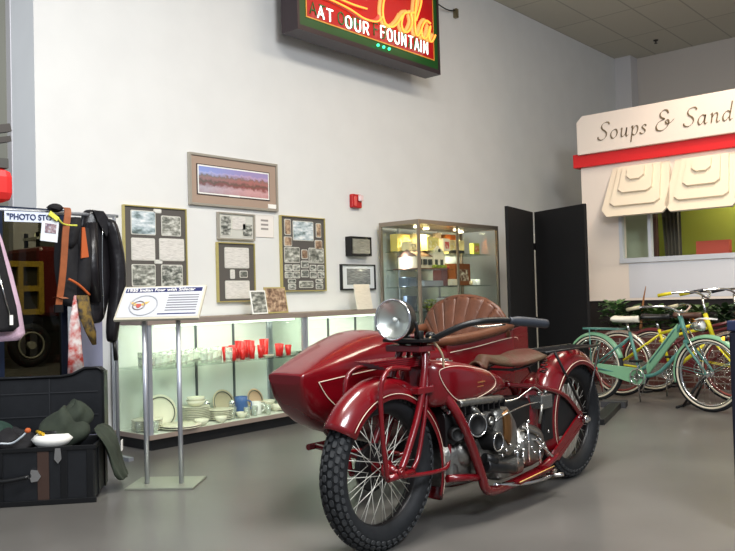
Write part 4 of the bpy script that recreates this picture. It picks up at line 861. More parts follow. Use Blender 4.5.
for z, v0, v1, o1 in ((.39, .10, .44, .03), (.33, .09, .46, -.035), (.22, .12, .44, -.07), (.1, .12, .42, -.09), (.06, .2, .42, -.12)):
    ring = []
    for k in range(24):
        a_ = 2*pi*k/24; ring.append(O+tv*((v0+v1)/2+(v1-v0)/2*cos(a_))+tu*(o1+.022*sin(a_)+.010*sin(6*a_+z*20))+zz*z)
    R.append(ring)
MB().rings(R).build('hanging_sleeve', OG, t2, sub=1)
p_ = O-tu*.115+tv*.2+zz*.3; MB().prism([p_, p_+tv*.05, p_+tv*.05-zz*.06, p_-zz*.06], -tu*.004).build('white_tag', WHITE, t2)
t2 = thing('peaked_cap', 'white-topped peaked cap with gold band lying in the trunk', 'cap', O+tu*.26+tv*.12+zz*.3)
p_ = O+tu*.25+tv*.13
MB().lathe([(.005, .06), (.09, .055), (.115, .03), (.09, .0), (.08, -.01)], (p_.x, p_.y, .315), (0, 0, 1), 26).build('white_crown', WHITE, t2)
p2 = p_+tv*.045; MB().lathe([(.08, 0), (.085, .03), (.08, .035)], (p2.x, p2.y, .355), (0, 0, 1), 24).build('black_band', BLACK, t2)
MB().tube([p_+tu*.05-tv*.06+zz*.385, p_+tu*.08-tv*.02+zz*.39, p_+tu*.03-tv*.075+zz*.38], .010, 6, 4).build('gold_badge', mat('gold_badge', (220, 180, 50), .3, .5), t2)
t2 = thing('dark_clothing_pile', 'dark green and black clothes heaped at left in the trunk', 'clothes', O+tu*.55+tv*.22+zz*.2)
p_ = O+tu*.50+tv*.24; blob((p_.x, p_.y, .30), (.13, .13, .09), 8).build('dark_cloth_heap', DK, t2, sub=1)
p_ = O+tu*.60+tv*.26; blob((p_.x, p_.y, .36), (.10, .09, .07), 18).build('green_cloth', mat('deep_green', (28, 52, 44), .8), t2, sub=1)
t2 = thing('goggles_strap', 'silver cord with orange toggle lying on the trunk rim', 'cord', O+tu*.4+tv*.06+zz*.33)
MB().tube([O+tu*u+tv*v+zz*z for u, v, z in ((.62, .05, .33), (.52, .03, .345), (.45, .05, .34), (.40, .05, .37), (.37, .06, .40))], .006, 6, 5).build('cord', mat('pale_cord', (176, 184, 190), .4), t2)
p_ = O+tu*.365+tv*.06+zz*.405; MB().ell(p_, (.018, .012, .015)).build('toggle', OR, t2)

# ================================================================ dark kiosk at right edge
t = thing('dark_kiosk', 'dark navy cabinet edge at the right side of the photo', 'cabinet', (4.0, 1.05, 0))
KM = mat('navy_black', (20, 22, 34), .4)
MB().prism([(3.835, 1.17, .0), (4.15, 1.07, 0), (4.1, .60, 0), (3.75, .70, 0)], (0, 0, .9)).build('body', KM, t, bevel=.01)
MB().prism([(3.83, 1.177, .9), (4.165, 1.085, .9), (4.115, .585, .9), (3.735, .685, .9)], (0, 0, .05)).build('top', mat('navy_top', (34, 42, 70), .35), t, bevel=.008)

# ================================================================ bicycles
def spokes(n, r0, r1, w_, rad=.0011, tan=.35):
    mb = MB()
    for k in range(n):
        a_ = 2*pi*k/n; s_ = 1 if k % 2 else -1; b_ = a_+tan*(1 if (k//2) % 2 else -1)*2
        mb.cyl((r0*cos(b_), s_*w_, r0*sin(b_)), (r1*cos(a_), 0, r1*sin(a_)), rad, 4)
    return mb
def arc_fender(R0_, a0, a1, w_, drop, th=.003, n=30, y0=0, flare=0):
    """mudguard around local origin in the xz plane, angles in degrees"""
    mb = MB(); prof = []
    for k in range(9):
        s_ = -1+k/4; prof.append((w_*s_, -drop*(abs(s_)**2.6)))
    R1 = []
    for i in range(n+1):
        a_ = radians(a0+(a1-a0)*i/n); ring = []; R = R0_+flare*max(0, 1-i/n*2.2)**1.3
        for y, d in prof: ring.append(Vector(((R+d)*cos(a_), y0+y, (R+d)*sin(a_))))
        for y, d in reversed(prof): ring.append(Vector(((R+d-th)*cos(a_), y0+y*(1-th/w_), (R+d-th)*sin(a_))))
        R1.append(ring)
    return mb.rings(R1)
def bicycle(label, loc, rz, frame_m, fend_m, sad_m, grip_m, wb=1.18, ladies=True, tank=True, lamp=True, rack=True, rim_m=None, bar=0, group='bicycles in front of the brick planter', front=True):
    t = thing('bicycle', label, 'bicycle', loc, rz, group)
    Rr = .335; B = lambda mb, n, m, p=t, **k: mb.build(n, m, p, local=True, **k)
    rear, fr = Vector((0, 0, Rr)), Vector((wb, 0, Rr)); bb = Vector((.53, 0, .27)); seat = Vector((.42, 0, .69)); head = Vector((wb-.25, 0, .80)); hb = Vector((wb-.195, 0, .62))
    for nm, c_ in (('rear_wheel', rear), ('front_wheel', fr)):
        wl = B(MB().torus((0, 0, 0), (0, 1, 0), .278, .011, 48, 8, 1.3), nm, rim_m or CHROME, t, loc=c_)
        B(MB().torus((0, 0, 0), (0, 1, 0), .312, .024, 48, 12), 'tyre', RUB, wl)
        for s_ in (-1, 1): B(MB().torus((0, s_*.021, 0), (0, 1, 0), .300, .0085, 48, 8, .9), 'whitewall', mat('whitewall', (206, 196, 176), .6), wl)
        B(spokes(28, .03, .272, .03), 'spokes', CHROME, wl)
        B(MB().lathe([(.012, -.055), (.03, -.035), (.03, -.03), (.016, -.025), (.016, .025), (.03, .03), (.03, .035), (.012, .055)], (0, 0, 0), (0, 1, 0), 16), 'hub', CHROME, wl)
    mb = MB(); r = .016
    if ladies:
        mb.tube([head-zz*.02, (.74, 0, .48), bb+Vector((0, 0, .06))], .018, 8, 6); mb.tube([hb, (.74, 0, .33), bb], .018, 8, 6)
    else:
        mb.tube([head-zz*.03, seat-zz*.04], .017); mb.tube([head-zz*.09, (.6, 0, .64), seat-zz*.12], .015, 8, 5); mb.tube([hb, bb], .018)
    mb.tube([seat, bb], r); mb.tube([head+Vector((-.015, 0, .05)), hb], .022)
    for s_ in (-1, 1):
        mb.tube([bb+Vector((0, s_*.02, 0)), rear+Vector((0, s_*.06, 0))], .010, 6); mb.tube([seat+Vector((0, s_*.015, -.05)), rear+Vector((0, s_*.06, 0))], .009, 6)
    mb.cyl(bb-Vector((0, .04, 0)), bb+Vector((0, .04, 0)), .026); B(mb, 'frame', frame_m)
    mb = MB()
    for s_ in (-1, 1): mb.tube([hb+Vector((.0, s_*.03, .0)), hb+Vector((.03, s_*.05, -.06)), fr+Vector((-.02, s_*.06, .05)), fr+Vector((0, s_*.06, 0))], .011, 6, 4)
    mb.box(hb+Vector((.005, 0, .0)), (.04, .1, .03)); B(mb, 'fork', frame_m)
    if ladies:
        mb = MB()
        for s_ in (-1, 1): mb.tube([head+Vector((.04, s_*.03, -.06)), fr+Vector((.0, s_*.07, .02))], .006, 6)
        B(mb, 'truss_rod', CHROME)
    f1 = B(arc_fender(.352, 5 if not ladies else 18, 200, .032, .03, n=26), 'rear_mudguard', fend_m, t, loc=rear)
    f2 = B(arc_fender(.352, 20, 196, .032, .03, n=26), 'front_mudguard', fend_m, t, loc=fr)
    mb = MB()
    for a_ in (28, 170):
        for s_ in (-1, 1): mb.tube([(.35*cos(radians(a_)), s_*.03, .35*sin(radians(a_))), (0, s_*.065, 0)], .003, 4)
    B(mb, 'mudguard_stay', frame_m, f2)
    mb = MB().prism([(.61, -.05, .27), (.57, -.05, .35), (.0, -.05, .38), (-.05, -.05, .36), (-.05, -.05, .33), (.0, -.05, .31), (.53, -.05, .19), (.59, -.05, .21)], (0, .012, 0))
    mb2 = [Vector((v.x, v.y, v.z)) for v in mb.v]; B(mb, 'chain_guard', fend_m, bevel=.004)
    B(MB().torus(bb+Vector((0, -.065, 0)), (0, 1, 0), .075, .008, 28, 6).torus(bb+Vector((0, -.065, 0)), (0, 1, 0), .03, .008, 20, 6).box(bb+Vector((0, -.065, 0)), (.15, .006, .012)).box(bb+Vector((0, -.065, 0)), (.012, .006, .15)), 'chainring', CHROME)
    for s_, d in ((-1, 1), (1, -1)):
        e = bb+Vector((.05*d, s_*.09, .16*d)); ck = B(MB().tube([bb+Vector((0, s_*.08, 0)), e], .009, 6), 'crank', CHROME)
        B(MB().box(e+Vector((0, s_*.05, 0)), (.09, .09, .02)), 'pedal', BLACK, ck)
    top = seat+Vector((-.03, 0, .09)); B(MB().cyl(seat, top, .012), 'seat_post', CHROME)
    def sad(u, v):
        x = .14-.28*u; w_ = (.03+.09*max(0, (u-.25)/.75)**1.1)*sqrt(max(.02, 1-(max(0, u-.86)/.15)**2)) if u > .25 else .03*sqrt(max(.03, 1-((.25-u)/.26)**2)); a_ = 2*pi*v
        return (top.x+x, w_*cos(a_), top.z+.035+.033*sin(a_)+.02*(u-.5)**2)
    B(MB().grid(sad, 16, 16), 'saddle', sad_m)
    st = head+Vector((-.035, 0, .09+bar)); B(MB().cyl(head, st, .012).cyl(st, st+Vector((.05, 0, .01)), .012), 'stem', CHROME)
    mb = MB().tube([st+Vector((-.30, -.31, .03)), st+Vector((-.18, -.30, .05)), st+Vector((0, -.2, .05)), st+Vector((.05, -.05, .0)), st+Vector((.05, .05, 0)), st+Vector((0, .2, .05)), st+Vector((-.18, .30, .05)), st+Vector((-.30, .31, .03))], .011, 8, 6)
    h_ = B(mb, 'handlebar', CHROME)
    for s_ in (-1, 1): B(MB().tube([st+Vector((-.32, s_*.312, .027)), st+Vector((-.19, s_*.302, .05))], .017, 10), 'grip', grip_m, h_)
    if tank:
        B(MB().rings([[Vector((x+dx*.09, y, z+dz)) for dx, y, dz in ((0, .012, .05), (0, .034, .0), (0, .012, -.07), (0, -.012, -.07), (0, -.034, 0), (0, -.012, .05))] for x, z in ((wb-.29, .73), (wb-.36, .66), (wb-.45, .55), (wb-.54, .45), (wb-.62, .36))]), 'tank', fend_m, bevel=.004)
        mb = MB()
        for s_ in (-1, 1): mb.tube([(wb-.30, s_*.036, .73), (wb-.42, s_*.038, .59), (wb-.58, s_*.036, .41)], .006, 6, 4)
        B(mb, 'tank_stripe', mat('teal_stripe', (60, 110, 108), .4))
    if rack:
        mb = MB().bb((-.10, -.055, .715), (.34, .055, .73))
        for s_ in (-1, 1): mb.tube([(-.02, s_*.05, .72), (0, s_*.06, Rr)], .006, 6)
        B(mb, 'rear_rack', frame_m)
    if lamp:
        lp = fr+Vector((-.06, 0, .43)); lm = B(MB().lathe([(.015, -.10), (.04, -.06), (.052, 0), (.05, .02)], lp, (1, 0, .1), 18), 'headlamp', CHROME)
        B(MB().lathe([(.046, .0), (.02, .012)], lp+Vector((.02, 0, 0)), (1, 0, .1), 16), 'lens', WHITE, lm)
        B(MB().prism([lp+Vector((-.06, 0, .045)), lp+Vector((.02, .05, .06)), lp+Vector((.16, 0, .05)), lp+Vector((.02, -.05, .06))], (0, 0, .012)), 'visor', WHITE, lm)
    B(MB().tube([bb+Vector((-.06, .03, -.02)), bb+Vector((-.10, .12, -.262))], .008, 6), 'kickstand', CHROME)
    rl = B(MB().lathe([(.02, 0), (.018, .015), (.004, .02)], (0, 0, 0), (-1, 0, 0), 14), 'reflector', mat('reflector_red', (190, 30, 30), .2), t, loc=(-.352*cos(radians(25)), 0, Rr+.352*sin(radians(25))))
    return t
MINT = mat('mint_enamel', (124, 172, 136), .3, coat=.4); TEAL = mat('teal_enamel', (78, 128, 120), .35)
YEL = mat('yellow_enamel', (212, 200, 38), .3, coat=.4); MAR = mat('maroon_paint', (90, 30, 34), .35)
WSD = mat('white_saddle', (214, 208, 194), .5)
h = atan2(2.43-3.63, 7.39-7.66)
bicycle('mint green cruiser bicycle with white saddle and whitewall tyres, nearest of three', (7.66, 3.63, 0), h, TEAL, MINT, WSD, mat('grip_cream', (190, 180, 150), .6), wb=1.23)
h = atan2(2.80-3.75, 8.2-8.1)
bicycle('bright yellow bicycle with black saddle behind the green cruiser', (8.10, 3.56, 0), atan2(-1.1, .02), YEL, mat('chrome_fender', (170, 160, 150), .25, .8), BLACK, mat('grip_yellow', (206, 190, 30), .5), wb=1.14, ladies=False, tank=False, lamp=False, rack=False, bar=.12, rim_m=mat('red_rim', (130, 60, 54), .35, .3))
bicycle('maroon bicycle with dark grips, farthest and rightmost of the bicycles', (8.58, 3.40, 0), atan2(-1.1, -.02), MAR, MAR, mat('brown_saddle', (80, 52, 40), .5), mat('grip_dark', (30, 34, 44), .5), wb=1.14, ladies=False, tank=False, lamp=False, rack=False, bar=.14)
t = thing('floor_bar', 'black steel bar on the floor behind the motorcycle rear wheel', 'floor bar', (6.85, 3.09, 0))
MB().prism([(6.25, 2.90, 0), (7.42, 3.24, 0), (7.39, 3.34, 0), (6.22, 3.0, 0)], (0, 0, .05)).build('bar', BLACK, t, bevel=.004)
MB().prism([(7.25, 3.15, 0), (7.42, 3.2, 0), (7.36, 3.42, 0), (7.19, 3.37, 0)], (0, 0, .056)).build('end_plate', mat('foot_grey', (52, 52, 54), .5), t)
t = thing('bicycle_floor_stand', 'black folding floor stand propping the green bicycle front wheel', 'stand', (7.75, 2.65, 0))
mb = MB().tube([(7.52, 2.72, .012), (7.66, 2.52, .36)], .012, 6).tube([(7.80, 2.72, .012), (7.68, 2.52, .36)], .012, 6); mb.build('leg', BLACK, t)
MB().tube([(7.45, 2.75, .012), (7.9, 2.75, .012)], .012, 6).build('cross_bar', BLACK, t)
t = thing('amber_reflector_lamp', 'small amber lamp glowing on the kiosk side at the right edge', 'lamp', (3.8, 1.21, .86))
MB().ell((3.826, 1.187, .868), (.010, .010, .010)).build('amber_lens', mat('amber', (255, 170, 40), .3, emit=1.5), t)
MB().lathe([(.012, 0), (.012, .012)], (3.829, 1.171, .868), (-.3, .9, 0), 12).build('lamp_base', BLACK, t)

# ================================================================ motorcycle with sidecar
MC = Vector((3.5, 2.3, 0))
t = thing('motorcycle', 'dark red vintage four-cylinder motorcycle with sidecar on the concrete floor', 'motorcycle', MC)
YM = 2.30
B = lambda mb, n, m, p=None, **k: mb.build(n, m, p or t, **k)
def moto_wheel(name, c, Rt=.345, tr=.053):
    c = Vector(c)
    wl = B(MB().torus(c, (0, 1, 0), Rt-.095, .013, 60, 8, 1.9), name, IRON, loc=c)
    rl = MB().torus(c+Vector((0, -.026, 0)), (0, 1, 0), Rt-.086, .0035, 60, 6); B(rl, 'rim_stripe', CREAM, wl)
    tm = MB().torus(c, (0, 1, 0), Rt-tr, tr, 72, 16, 1.05); tyre = B(tm, 'tyre', RUB, wl)
    mb = MB(); R0 = Rt-tr
    for row, ang in enumerate((-74, -50, -25, 0, 25, 50, 74)):
        N = 54; th = radians(ang)
        for k in range(N):
            a_ = 2*pi*(k+(.5 if row % 2 else 0))/N; er = Vector((cos(a_), 0, sin(a_))); et = Vector((-sin(a_), 0, cos(a_))); ey = Vector((0, 1, 0))
            n_ = er*cos(th)+ey*sin(th); s_ = -er*sin(th)+ey*cos(th); q = c+er*R0+n_*(tr+.0015)
            wt, ws = (.0138 if abs(ang) < 60 else .011), .0085
            pts = [q+et*x*wt+s_*y*ws for x, y in ((-1, -.55), (-.55, -1), (.55, -1), (1, -.55), (1, .55), (.55, 1), (-.55, 1), (-1, .55))]
            mb.prism(pts, n_*.006)
    B(mb, 'tread_blocks', TYR, tyre)
    sp = MB().cyl((.035, -.03, 0), (Rt-.10, 0, .0), .0016, 5); sp = MB().cyl((.032*cos(.9), -.034, .032*sin(.9)), (Rt-.105, -.004, 0), .0017, 5)
    me = sp.build('spoke', mat('spoke_white', (226, 224, 214), .35, .3), wl, local=True)
    first = me
    for k in range(40):
        s_ = k % 2; q = (k//2) % 2
        o = first if k == 0 else first.copy()
        if k: COL.objects.link(o); o.parent = wl
        o.rotation_euler = (0, 2*pi*k/40, 0); o.scale = (1, -1 if s_ else 1, -1 if q else 1)
    hb_ = B(MB().lathe([(.012, -.09), (.022, -.07), (.022, -.05), (.04, -.045), (.04, -.038), (.025, -.03), (.025, .03), (.04, .038), (.04, .045), (.02, .07), (.012, .09)], c, (0, 1, 0), 20), 'hub', RED, wl)
    B(MB().lathe([(.10, .03), (.105, .035), (.105, .055), (.02, .06)], c, (0, 1, 0), 28), 'brake_drum', IRON, wl)
    return wl
FC, RCn = Vector((2.70, YM, .35)), Vector((4.42, YM-.02, .35))
moto_wheel('front_wheel', FC); moto_wheel('rear_wheel', RCn)
def fender(c, R, a0, a1, w_, drop, name, stripe=True, th=.004, flare=0):
    mb = arc_fender(R, a0, a1, w_, drop, th, 40, 0, flare); mb.v = [v+c for v in mb.v]; f_ = B(mb, name, RED)
    if stripe:
        for s_ in (-1, 1):
            P = [c+Vector((q_*cos(radians(a)), s_*w_*.97, q_*sin(radians(a)))) for a in range(int(a0)+2, int(a1)-1, 4) for q_ in [R+flare*max(0, 1-(a-a0)/(a1-a0)*2.2)**1.3-drop*.78]]
            B(MB().tube(P, .0019, 5), 'pinstripe', CREAM, f_)
    return f_
fender(FC+Vector((.01, 0, .01)), .392, -30, 148, .085, .095, 'front_fender', flare=.07)
fender(RCn+Vector((0, 0, .01)), .405, 22, 205, .095, .095, 'rear_fender')
# fork
mb = MB()
for s_ in (-1, 1):
    mb.tube([(2.965, YM+s_*.06, .89), (2.925, YM+s_*.088, .76), (2.86, YM+s_*.098, .58), (2.77, YM+s_*.10, .42), (2.725, YM+s_*.10, .355)], .0165, 10, 6)
    mb.tube([(3.0, YM+s_*.055, .84), (2.93, YM+s_*.085, .60), (2.85, YM+s_*.10, .40), (2.80, YM+s_*.105, .34)], .011, 8, 6)
B(mb, 'fork', RED)
mb = MB()
for s_ in (-1, 1):
    mb.tube([(2.84, YM+s_*.07, .775), (2.70, YM+s_*.085, .79), (2.63, YM+s_*.10, .765), (2.60, YM+s_*.10, .70), (2.60, YM+s_*.105, .5), (2.625, YM+s_*.105, .33)], .0115, 8, 6)
    mb.tube([(2.625, YM+s_*.105, .33), (2.70, YM+s_*.105, .33), (2.80, YM+s_*.105, .33)], .016, 8)
B(mb, 'leaf_spring_link', RED)
mb = MB()
for k in range(5): mb.bb((2.60+.03*k, YM-.045, .815-k*.009), (2.99, YM+.045, .822-k*.009))
B(mb, 'leaf_spring', RED)
B(MB().cyl((3.035, YM, .70), (2.985, YM, .92), .032, 16).bb((2.88, YM-.10, .845), (3.0, YM+.10, .875)).bb((2.85, YM-.11, .66), (2.97, YM+.11, .69)), 'steering_head', RED, bevel=.004)
mb = MB()
for s_ in (-1, 1): mb.tube([(2.72, YM+s_*.11, .325), (2.9, YM+s_*.11, .305), (3.05, YM+s_*.10, .30), (3.09, YM+s_*.09, .33), (3.11, YM+s_*.085, .40)], .010, 8, 5)
B(mb, 'fender_brace', RED)
# headlamp and horn cluster
hl = Vector((2.83, YM-.0, .995)); ax = Vector((-1, -.12, .02)).normalized()
h_ = B(MB().lathe([(.01, -.13), (.05, -.11), (.085, -.05), (.093, 0), (.096, .012), (.090, .02), (.089, .012), (.087, -.012), (.06, -.035), (.004, -.045)], hl, ax, 32), 'headlamp', BLACK)
B(MB().torus(hl+ax*.015, ax, .091, .006, 36, 8), 'chrome_rim', CHROME, h_)
B(MB().lathe([(.086, .014), (.06, -.012), (.03, -.028), (.004, -.034)], hl, ax, 32, cap=False), 'reflector', mat('reflector_silver', (226, 226, 220), .34, .85), h_)
B(MB().lathe([(.004, -.033), (.008, -.01), (.011, 0), (.004, .008)], hl, ax, 14), 'bulb', mat('bulb_white', (240, 240, 235), .2), h_)
B(MB().lathe([(.088, .016), (.06, .026), (.03, .031), (.004, .032)], hl, ax, 32), 'lens', glassmat('lamp_glass', (248, 250, 250), .0, .1), h_)
mb = MB()
for s_ in (-1, 1): mb.tube([(2.93, YM+s_*.06, .885), (2.87, YM+s_*.10, .92), (2.85, YM+s_*.105, .985)], .008, 6, 4)
B(mb.tube([(2.93, YM-.06, .885), (2.93, YM+.06, .885)], .008, 6), 'lamp_bracket', BLACK)
B(MB().bb((2.86, YM-.13, .89), (2.99, YM+.1, .905)).cyl((2.93, YM-.06, .9), (2.93, YM-.06, .94), .022).ell((2.99, YM-.08, .915), (.025, .025, .02)), 'handlebar_clamp', IRON, bevel=.003)
mb = MB().tube([(2.98, YM-.03, .895), (2.97, YM-.09, .895), (2.985, YM-.16, .925), (3.03, YM-.24, .962), (3.10, YM-.30, .978), (3.24, YM-.335, .975), (3.36, YM-.36, .962), (3.46, YM-.38, .95)], .0145, 10, 6)
mb.tube([(2.98, YM+.03, .905), (2.965, YM+.10, .925), (3.0, YM+.20, .965), (3.08, YM+.28, .985), (3.2, YM+.33, .985), (3.36, YM+.37, .972)], .0135, 10, 6)
hbm = B(mb, 'handlebar', BLACK)
for s_, x0, x1 in ((-1, 3.25, 3.50), (1, 3.18, 3.38)):
    y = lambda x: YM+s_*(.33+(x-3.2)*.22)
    B(MB().tube([(x0, y(x0), .974), ((x0+x1)/2, y((x0+x1)/2), .962), (x1, y(x1), .948)], [.017, .023, .022], 12, 4), 'grip', mat('grip_rubber', (44, 48, 56), .5), hbm)
B(MB().tube([(3.05, YM-.25, .965), (3.12, YM-.27, .95), (3.25, YM-.32, .955)], .005, 6, 4), 'lever', CHROME, hbm)
B(MB().tube([(2.96, YM-.1, .91), (3.02, YM-.12, .83), (3.05, YM-.11, .74), (3.10, YM-.12, .64), (3.16, YM-.12, .55)], .0055, 6, 5), 'control_cable', mat('cable_tan', (168, 150, 120), .5))
# tank
def loft(secs, n=24, e=2.6):
    """secs: (x, y_centre, half_width, z0, z1)"""
    R = []
    for x, yc, hw, z0, z1 in secs:
        ring = []
        for k in range(n):
            a_ = 2*pi*k/n; c_, s_ = cos(a_), sin(a_)
            ring.append(Vector((x, yc+hw*math.copysign(abs(c_)**(2/e), c_), (z0+z1)/2+(z1-z0)/2*math.copysign(abs(s_)**(2/e), s_))))
        R.append(ring)
    return MB().rings(R)
tk = B(loft([(2.955, YM, .02, .66, .76), (2.965, YM, .08, .60, .79), (3.0, YM, .115, .582, .80), (3.10, YM, .137, .575, .795), (3.25, YM, .142, .575, .77), (3.36, YM, .135, .58, .745), (3.47, YM, .12, .588, .715), (3.56, YM, .10, .595, .685), (3.64, YM, .07, .60, .65), (3.72, YM, .03, .595, .62)], 32, 4.2), 'fuel_tank', RED)
for s_ in (-1, 1):
    P = [(3.0, .117, .745), (3.03, .125, .765), (3.12, .139, .768), (3.25, .143, .748), (3.36, .137, .725), (3.43, .127, .695), (3.47, .121, .66), (3.43, .127, .63), (3.28, .143, .605), (3.15, .142, .60), (3.09, .138, .62), (3.03, .126, .68)]
    B(MB().tube([(x, YM+s_*y, z) for x, y, z in P], .0018, 6, 5, closed=True), 'tank_pinstripe', CREAM, tk)
B(MB().cyl((3.12, YM-.05, .78), (3.12, YM-.05, .80), .03).cyl((3.3, YM+.05, .75), (3.3, YM+.05, .775), .025), 'filler_cap', CHROME, tk)
mb = MB().box((3.27, YM-.1385, .675), (.15, .003, .006)).box((3.27, YM-.1385, .655), (.12, .003, .004)); B(mb, 'gold_line', mat('dull_gold', (140, 90, 50), .4), tk)
# frame
mb = MB()
for s_ in (-1, 1):
    mb.tube([(3.01, YM+s_*.04, .78), (3.06, YM+s_*.10, .64), (3.10, YM+s_*.145, .54), (3.18, YM+s_*.155, .40), (3.26, YM+s_*.155, .24), (3.29, YM+s_*.155, .175), (3.35, YM+s_*.15, .145), (3.5, YM+s_*.13, .13), (3.9, YM+s_*.105, .14), (4.1, YM+s_*.105, .19)], .024, 10, 5)
    mb.tube([(4.05, YM+s_*.105, .175), (4.42, YM+s_*.105, .34)], .016, 8); mb.tube([(3.70, YM+s_*.04, .62), (4.0, YM+s_*.10, .57), (4.22, YM+s_*.115, .50), (4.42, YM+s_*.11, .35)], .014, 8, 5)
mb.tube([(3.62, YM, .64), (3.84, YM, .58), (3.90, YM, .35), (3.92, YM, .14)], .018, 8, 4); mb.tube([(3.27, YM-.155, .225), (3.16, YM-.13, .24), (3.06, YM-.10, .25)], .018, 8)
mb.tube([(3.30, YM+.155, .215), (3.18, YM+.13, .225), (3.06, YM+.10, .24)], .016, 8)
B(mb, 'frame', RED)
B(MB().prism([(4.02, YM-.12, .20), (4.40, YM-.12, .40), (4.44, YM-.12, .33), (4.10, YM-.12, .16)], (0, .012, 0)), 'chain_stay_plate', RED)
# engine
B(loft([(3.08, YM, .085, .36, .565), (3.4, YM, .095, .36, .57), (3.70, YM, .09, .36, .56), (3.90, YM-.01, .07, .30, .54), (3.98, YM, .05, .25, .5)], 20, 4), 'inner_housing', IRON)
eg = B(loft([(3.06, YM, .07, .24, .36), (3.08, YM, .10, .20, .40), (3.4, YM, .105, .17, .41), (3.68, YM, .11, .17, .41), (3.74, YM, .10, .2, .38)], 28, 4), 'crankcase', ALU)
for k in range(4):
    x = 3.13+.115*k; cy = B(MB().cyl((x, YM, .40), (x, YM, .575), .038, 18), 'cylinder', IRON, eg)
    mb = MB()
    for q in range(9): mb.lathe([(.035, 0), (.054, .001), (.054, .004), (.035, .005)], (x, YM, .415+.0175*q), n=20)
    B(mb, 'cooling_fins', IRON, cy)
    B(MB().cyl((x, YM, .572), (x, YM, .60), .045, 16).cyl((x-.02, YM-.07, .565), (x-.02, YM-.07, .60), .014).cyl((x+.02, YM-.07, .565), (x+.02, YM-.07, .595), .012), 'cylinder_head', ALU, cy)
B(MB().cyl((3.06, YM-.085, .585), (3.55, YM-.085, .57), .016, 12).bb((3.08, YM-.10, .555), (3.52, YM-.075, .57)), 'valve_cover', ALU, eg, bevel=.003)
mb = MB()
for k in range(8): mb.lathe([(.012, 0), (.013, .008), (.013, .016), (.008, .02)], (3.10+.058*k, YM-.10, .545), n=10)
B(mb.tube([(3.08, YM-.10, .55), (3.54, YM-.10, .55)], .006, 6), 'valve_springs', CHROME, eg)
MBK = mat('matte_black', (15, 15, 16), .6)
def drum(c, r, L, nm, m=MBK, ring=True, ay=(0, -1, 0)):
    c = Vector(c); a_ = Vector(ay).normalized(); o = B(MB().lathe([(r*.9, -L), (r, -L+.006), (r, -.008), (r*.92, 0), (r*.7, .001), (r*.66, -.012), (.004, -.014)], c, a_, 26), nm, m, eg)
    if ring: B(MB().torus(c, a_, r*.96, .004, 28, 6), 'chrome_ring', CHROME, o)
    return o
drum((3.20, YM-.185, .485), .054, .12, 'carburettor_intake', ay=(-.35, -1, .05)); drum((3.315, YM-.185, .49), .044, .13, 'generator', ring=False); drum((3.385, YM-.18, .378), .046, .11, 'magneto_drum', ring=True)
drum((3.315, YM-.19, .49), .022, .02, 'generator_cap', ALU, False); drum((3.26, YM-.17, .53), .02, .05, 'float_bowl', ALU, False, (0, 0, 1)); drum((3.10, YM-.14, .45), .035, .08, 'horn_body', MBK, False, (-.6, -1, 0))
B(MB().tube([(3.12, YM-.13, .59), (3.3, YM-.14, .585), (3.5, YM-.13, .57)], .02, 10, 4), 'intake_manifold', ALU, eg)
for k in range(9): B(MB().bb((3.09+.05*k, YM-.155, .535), (3.10+.05*k, YM-.10, .575)), 'manifold_fin', IRON, eg)
B(loft([(3.42, YM-.10, .03, .36, .50), (3.45, YM-.10, .055, .30, .535), (3.55, YM-.10, .06, .27, .53), (3.62, YM-.10, .045, .27, .46), (3.66, YM-.1, .02, .3, .42)], 20, 3.2), 'timing_case', ALU, eg)
B(loft([(3.47, YM-.145, .02, .38, .50), (3.51, YM-.155, .018, .34, .52), (3.56, YM-.145, .012, .36, .47)], 14, 3), 'brass_side_plate', mat('brass_brown', (112, 78, 44), .35, .6), eg)
B(MB().ell((3.22, YM-.08, .345), (.08, .055, .075), 20, 12).ell((3.12, YM-.06, .27), (.06, .05, .07), 18, 10), 'front_casting', ALU, eg)
B(loft([(3.44, YM-.08, .03, .18, .24), (3.47, YM-.08, .075, .165, .27), (3.66, YM-.08, .075, .165, .26), (3.70, YM-.08, .03, .18, .24)], 20, 3), 'sump_cover', ALU, eg)
B(loft([(3.66, YM-.06, .05, .22, .32), (3.70, YM-.07, .075, .19, .38), (3.80, YM-.07, .085, .17, .41), (3.90, YM-.07, .075, .18, .38), (3.96, YM-.07, .04, .22, .32)], 24, 2.4), 'gearbox', ALU, eg)
B(MB().tube([(3.30, YM-.15, .275), (3.42, YM-.165, .25), (3.55, YM-.16, .215)], [.034, .03, .026], 14, 4).tube([(3.30, YM-.15, .31), (3.37, YM-.17, .29)], .025, 12), 'oil_pump', BLACK, eg)
mb = MB()
for x, z0, z1 in ((3.725, .22, .43), (3.61, .23, .31), (3.67, .22, .29), (3.84, .19, .28)): mb.cyl((x, YM-.15, z0), (x, YM-.145, z1), .0075, 10).ell((x, YM-.15, z1), (.011, .011, .011), 10, 6)
for k in range(10): mb.ell((3.66+.03*k, YM-.155, .26+.03*((k*7) % 4)), (.009, .006, .009), 8, 6)
mb.tube([(3.78, YM-.16, .33), (3.86, YM-.18, .26), (3.92, YM-.18, .22)], .007, 6, 4).tube([(3.40, YM-.15, .47), (3.50, YM-.17, .505), (3.75, YM-.14, .515), (3.9, YM-.13, .51)], .0045, 6, 4).tube([(3.52, YM-.1, .55), (3.62, YM-.14, .555), (3.72, YM-.15, .585), (3.80, YM-.15, .60), (3.9, YM-.14, .56)], .0045, 6, 5)
for k in range(6): mb.ell((3.44+.04*k, YM-.165, .30+.02*(k % 3)), (.010, .008, .010), 8, 6)
B(mb, 'control_rods', CHROME, eg)
B(MB().tube([(3.22, YM-.13, .56), (3.24, YM-.15, .54), (3.26, YM-.16, .50)], .018, 10, 4), 'intake_pipe', ALU, eg)
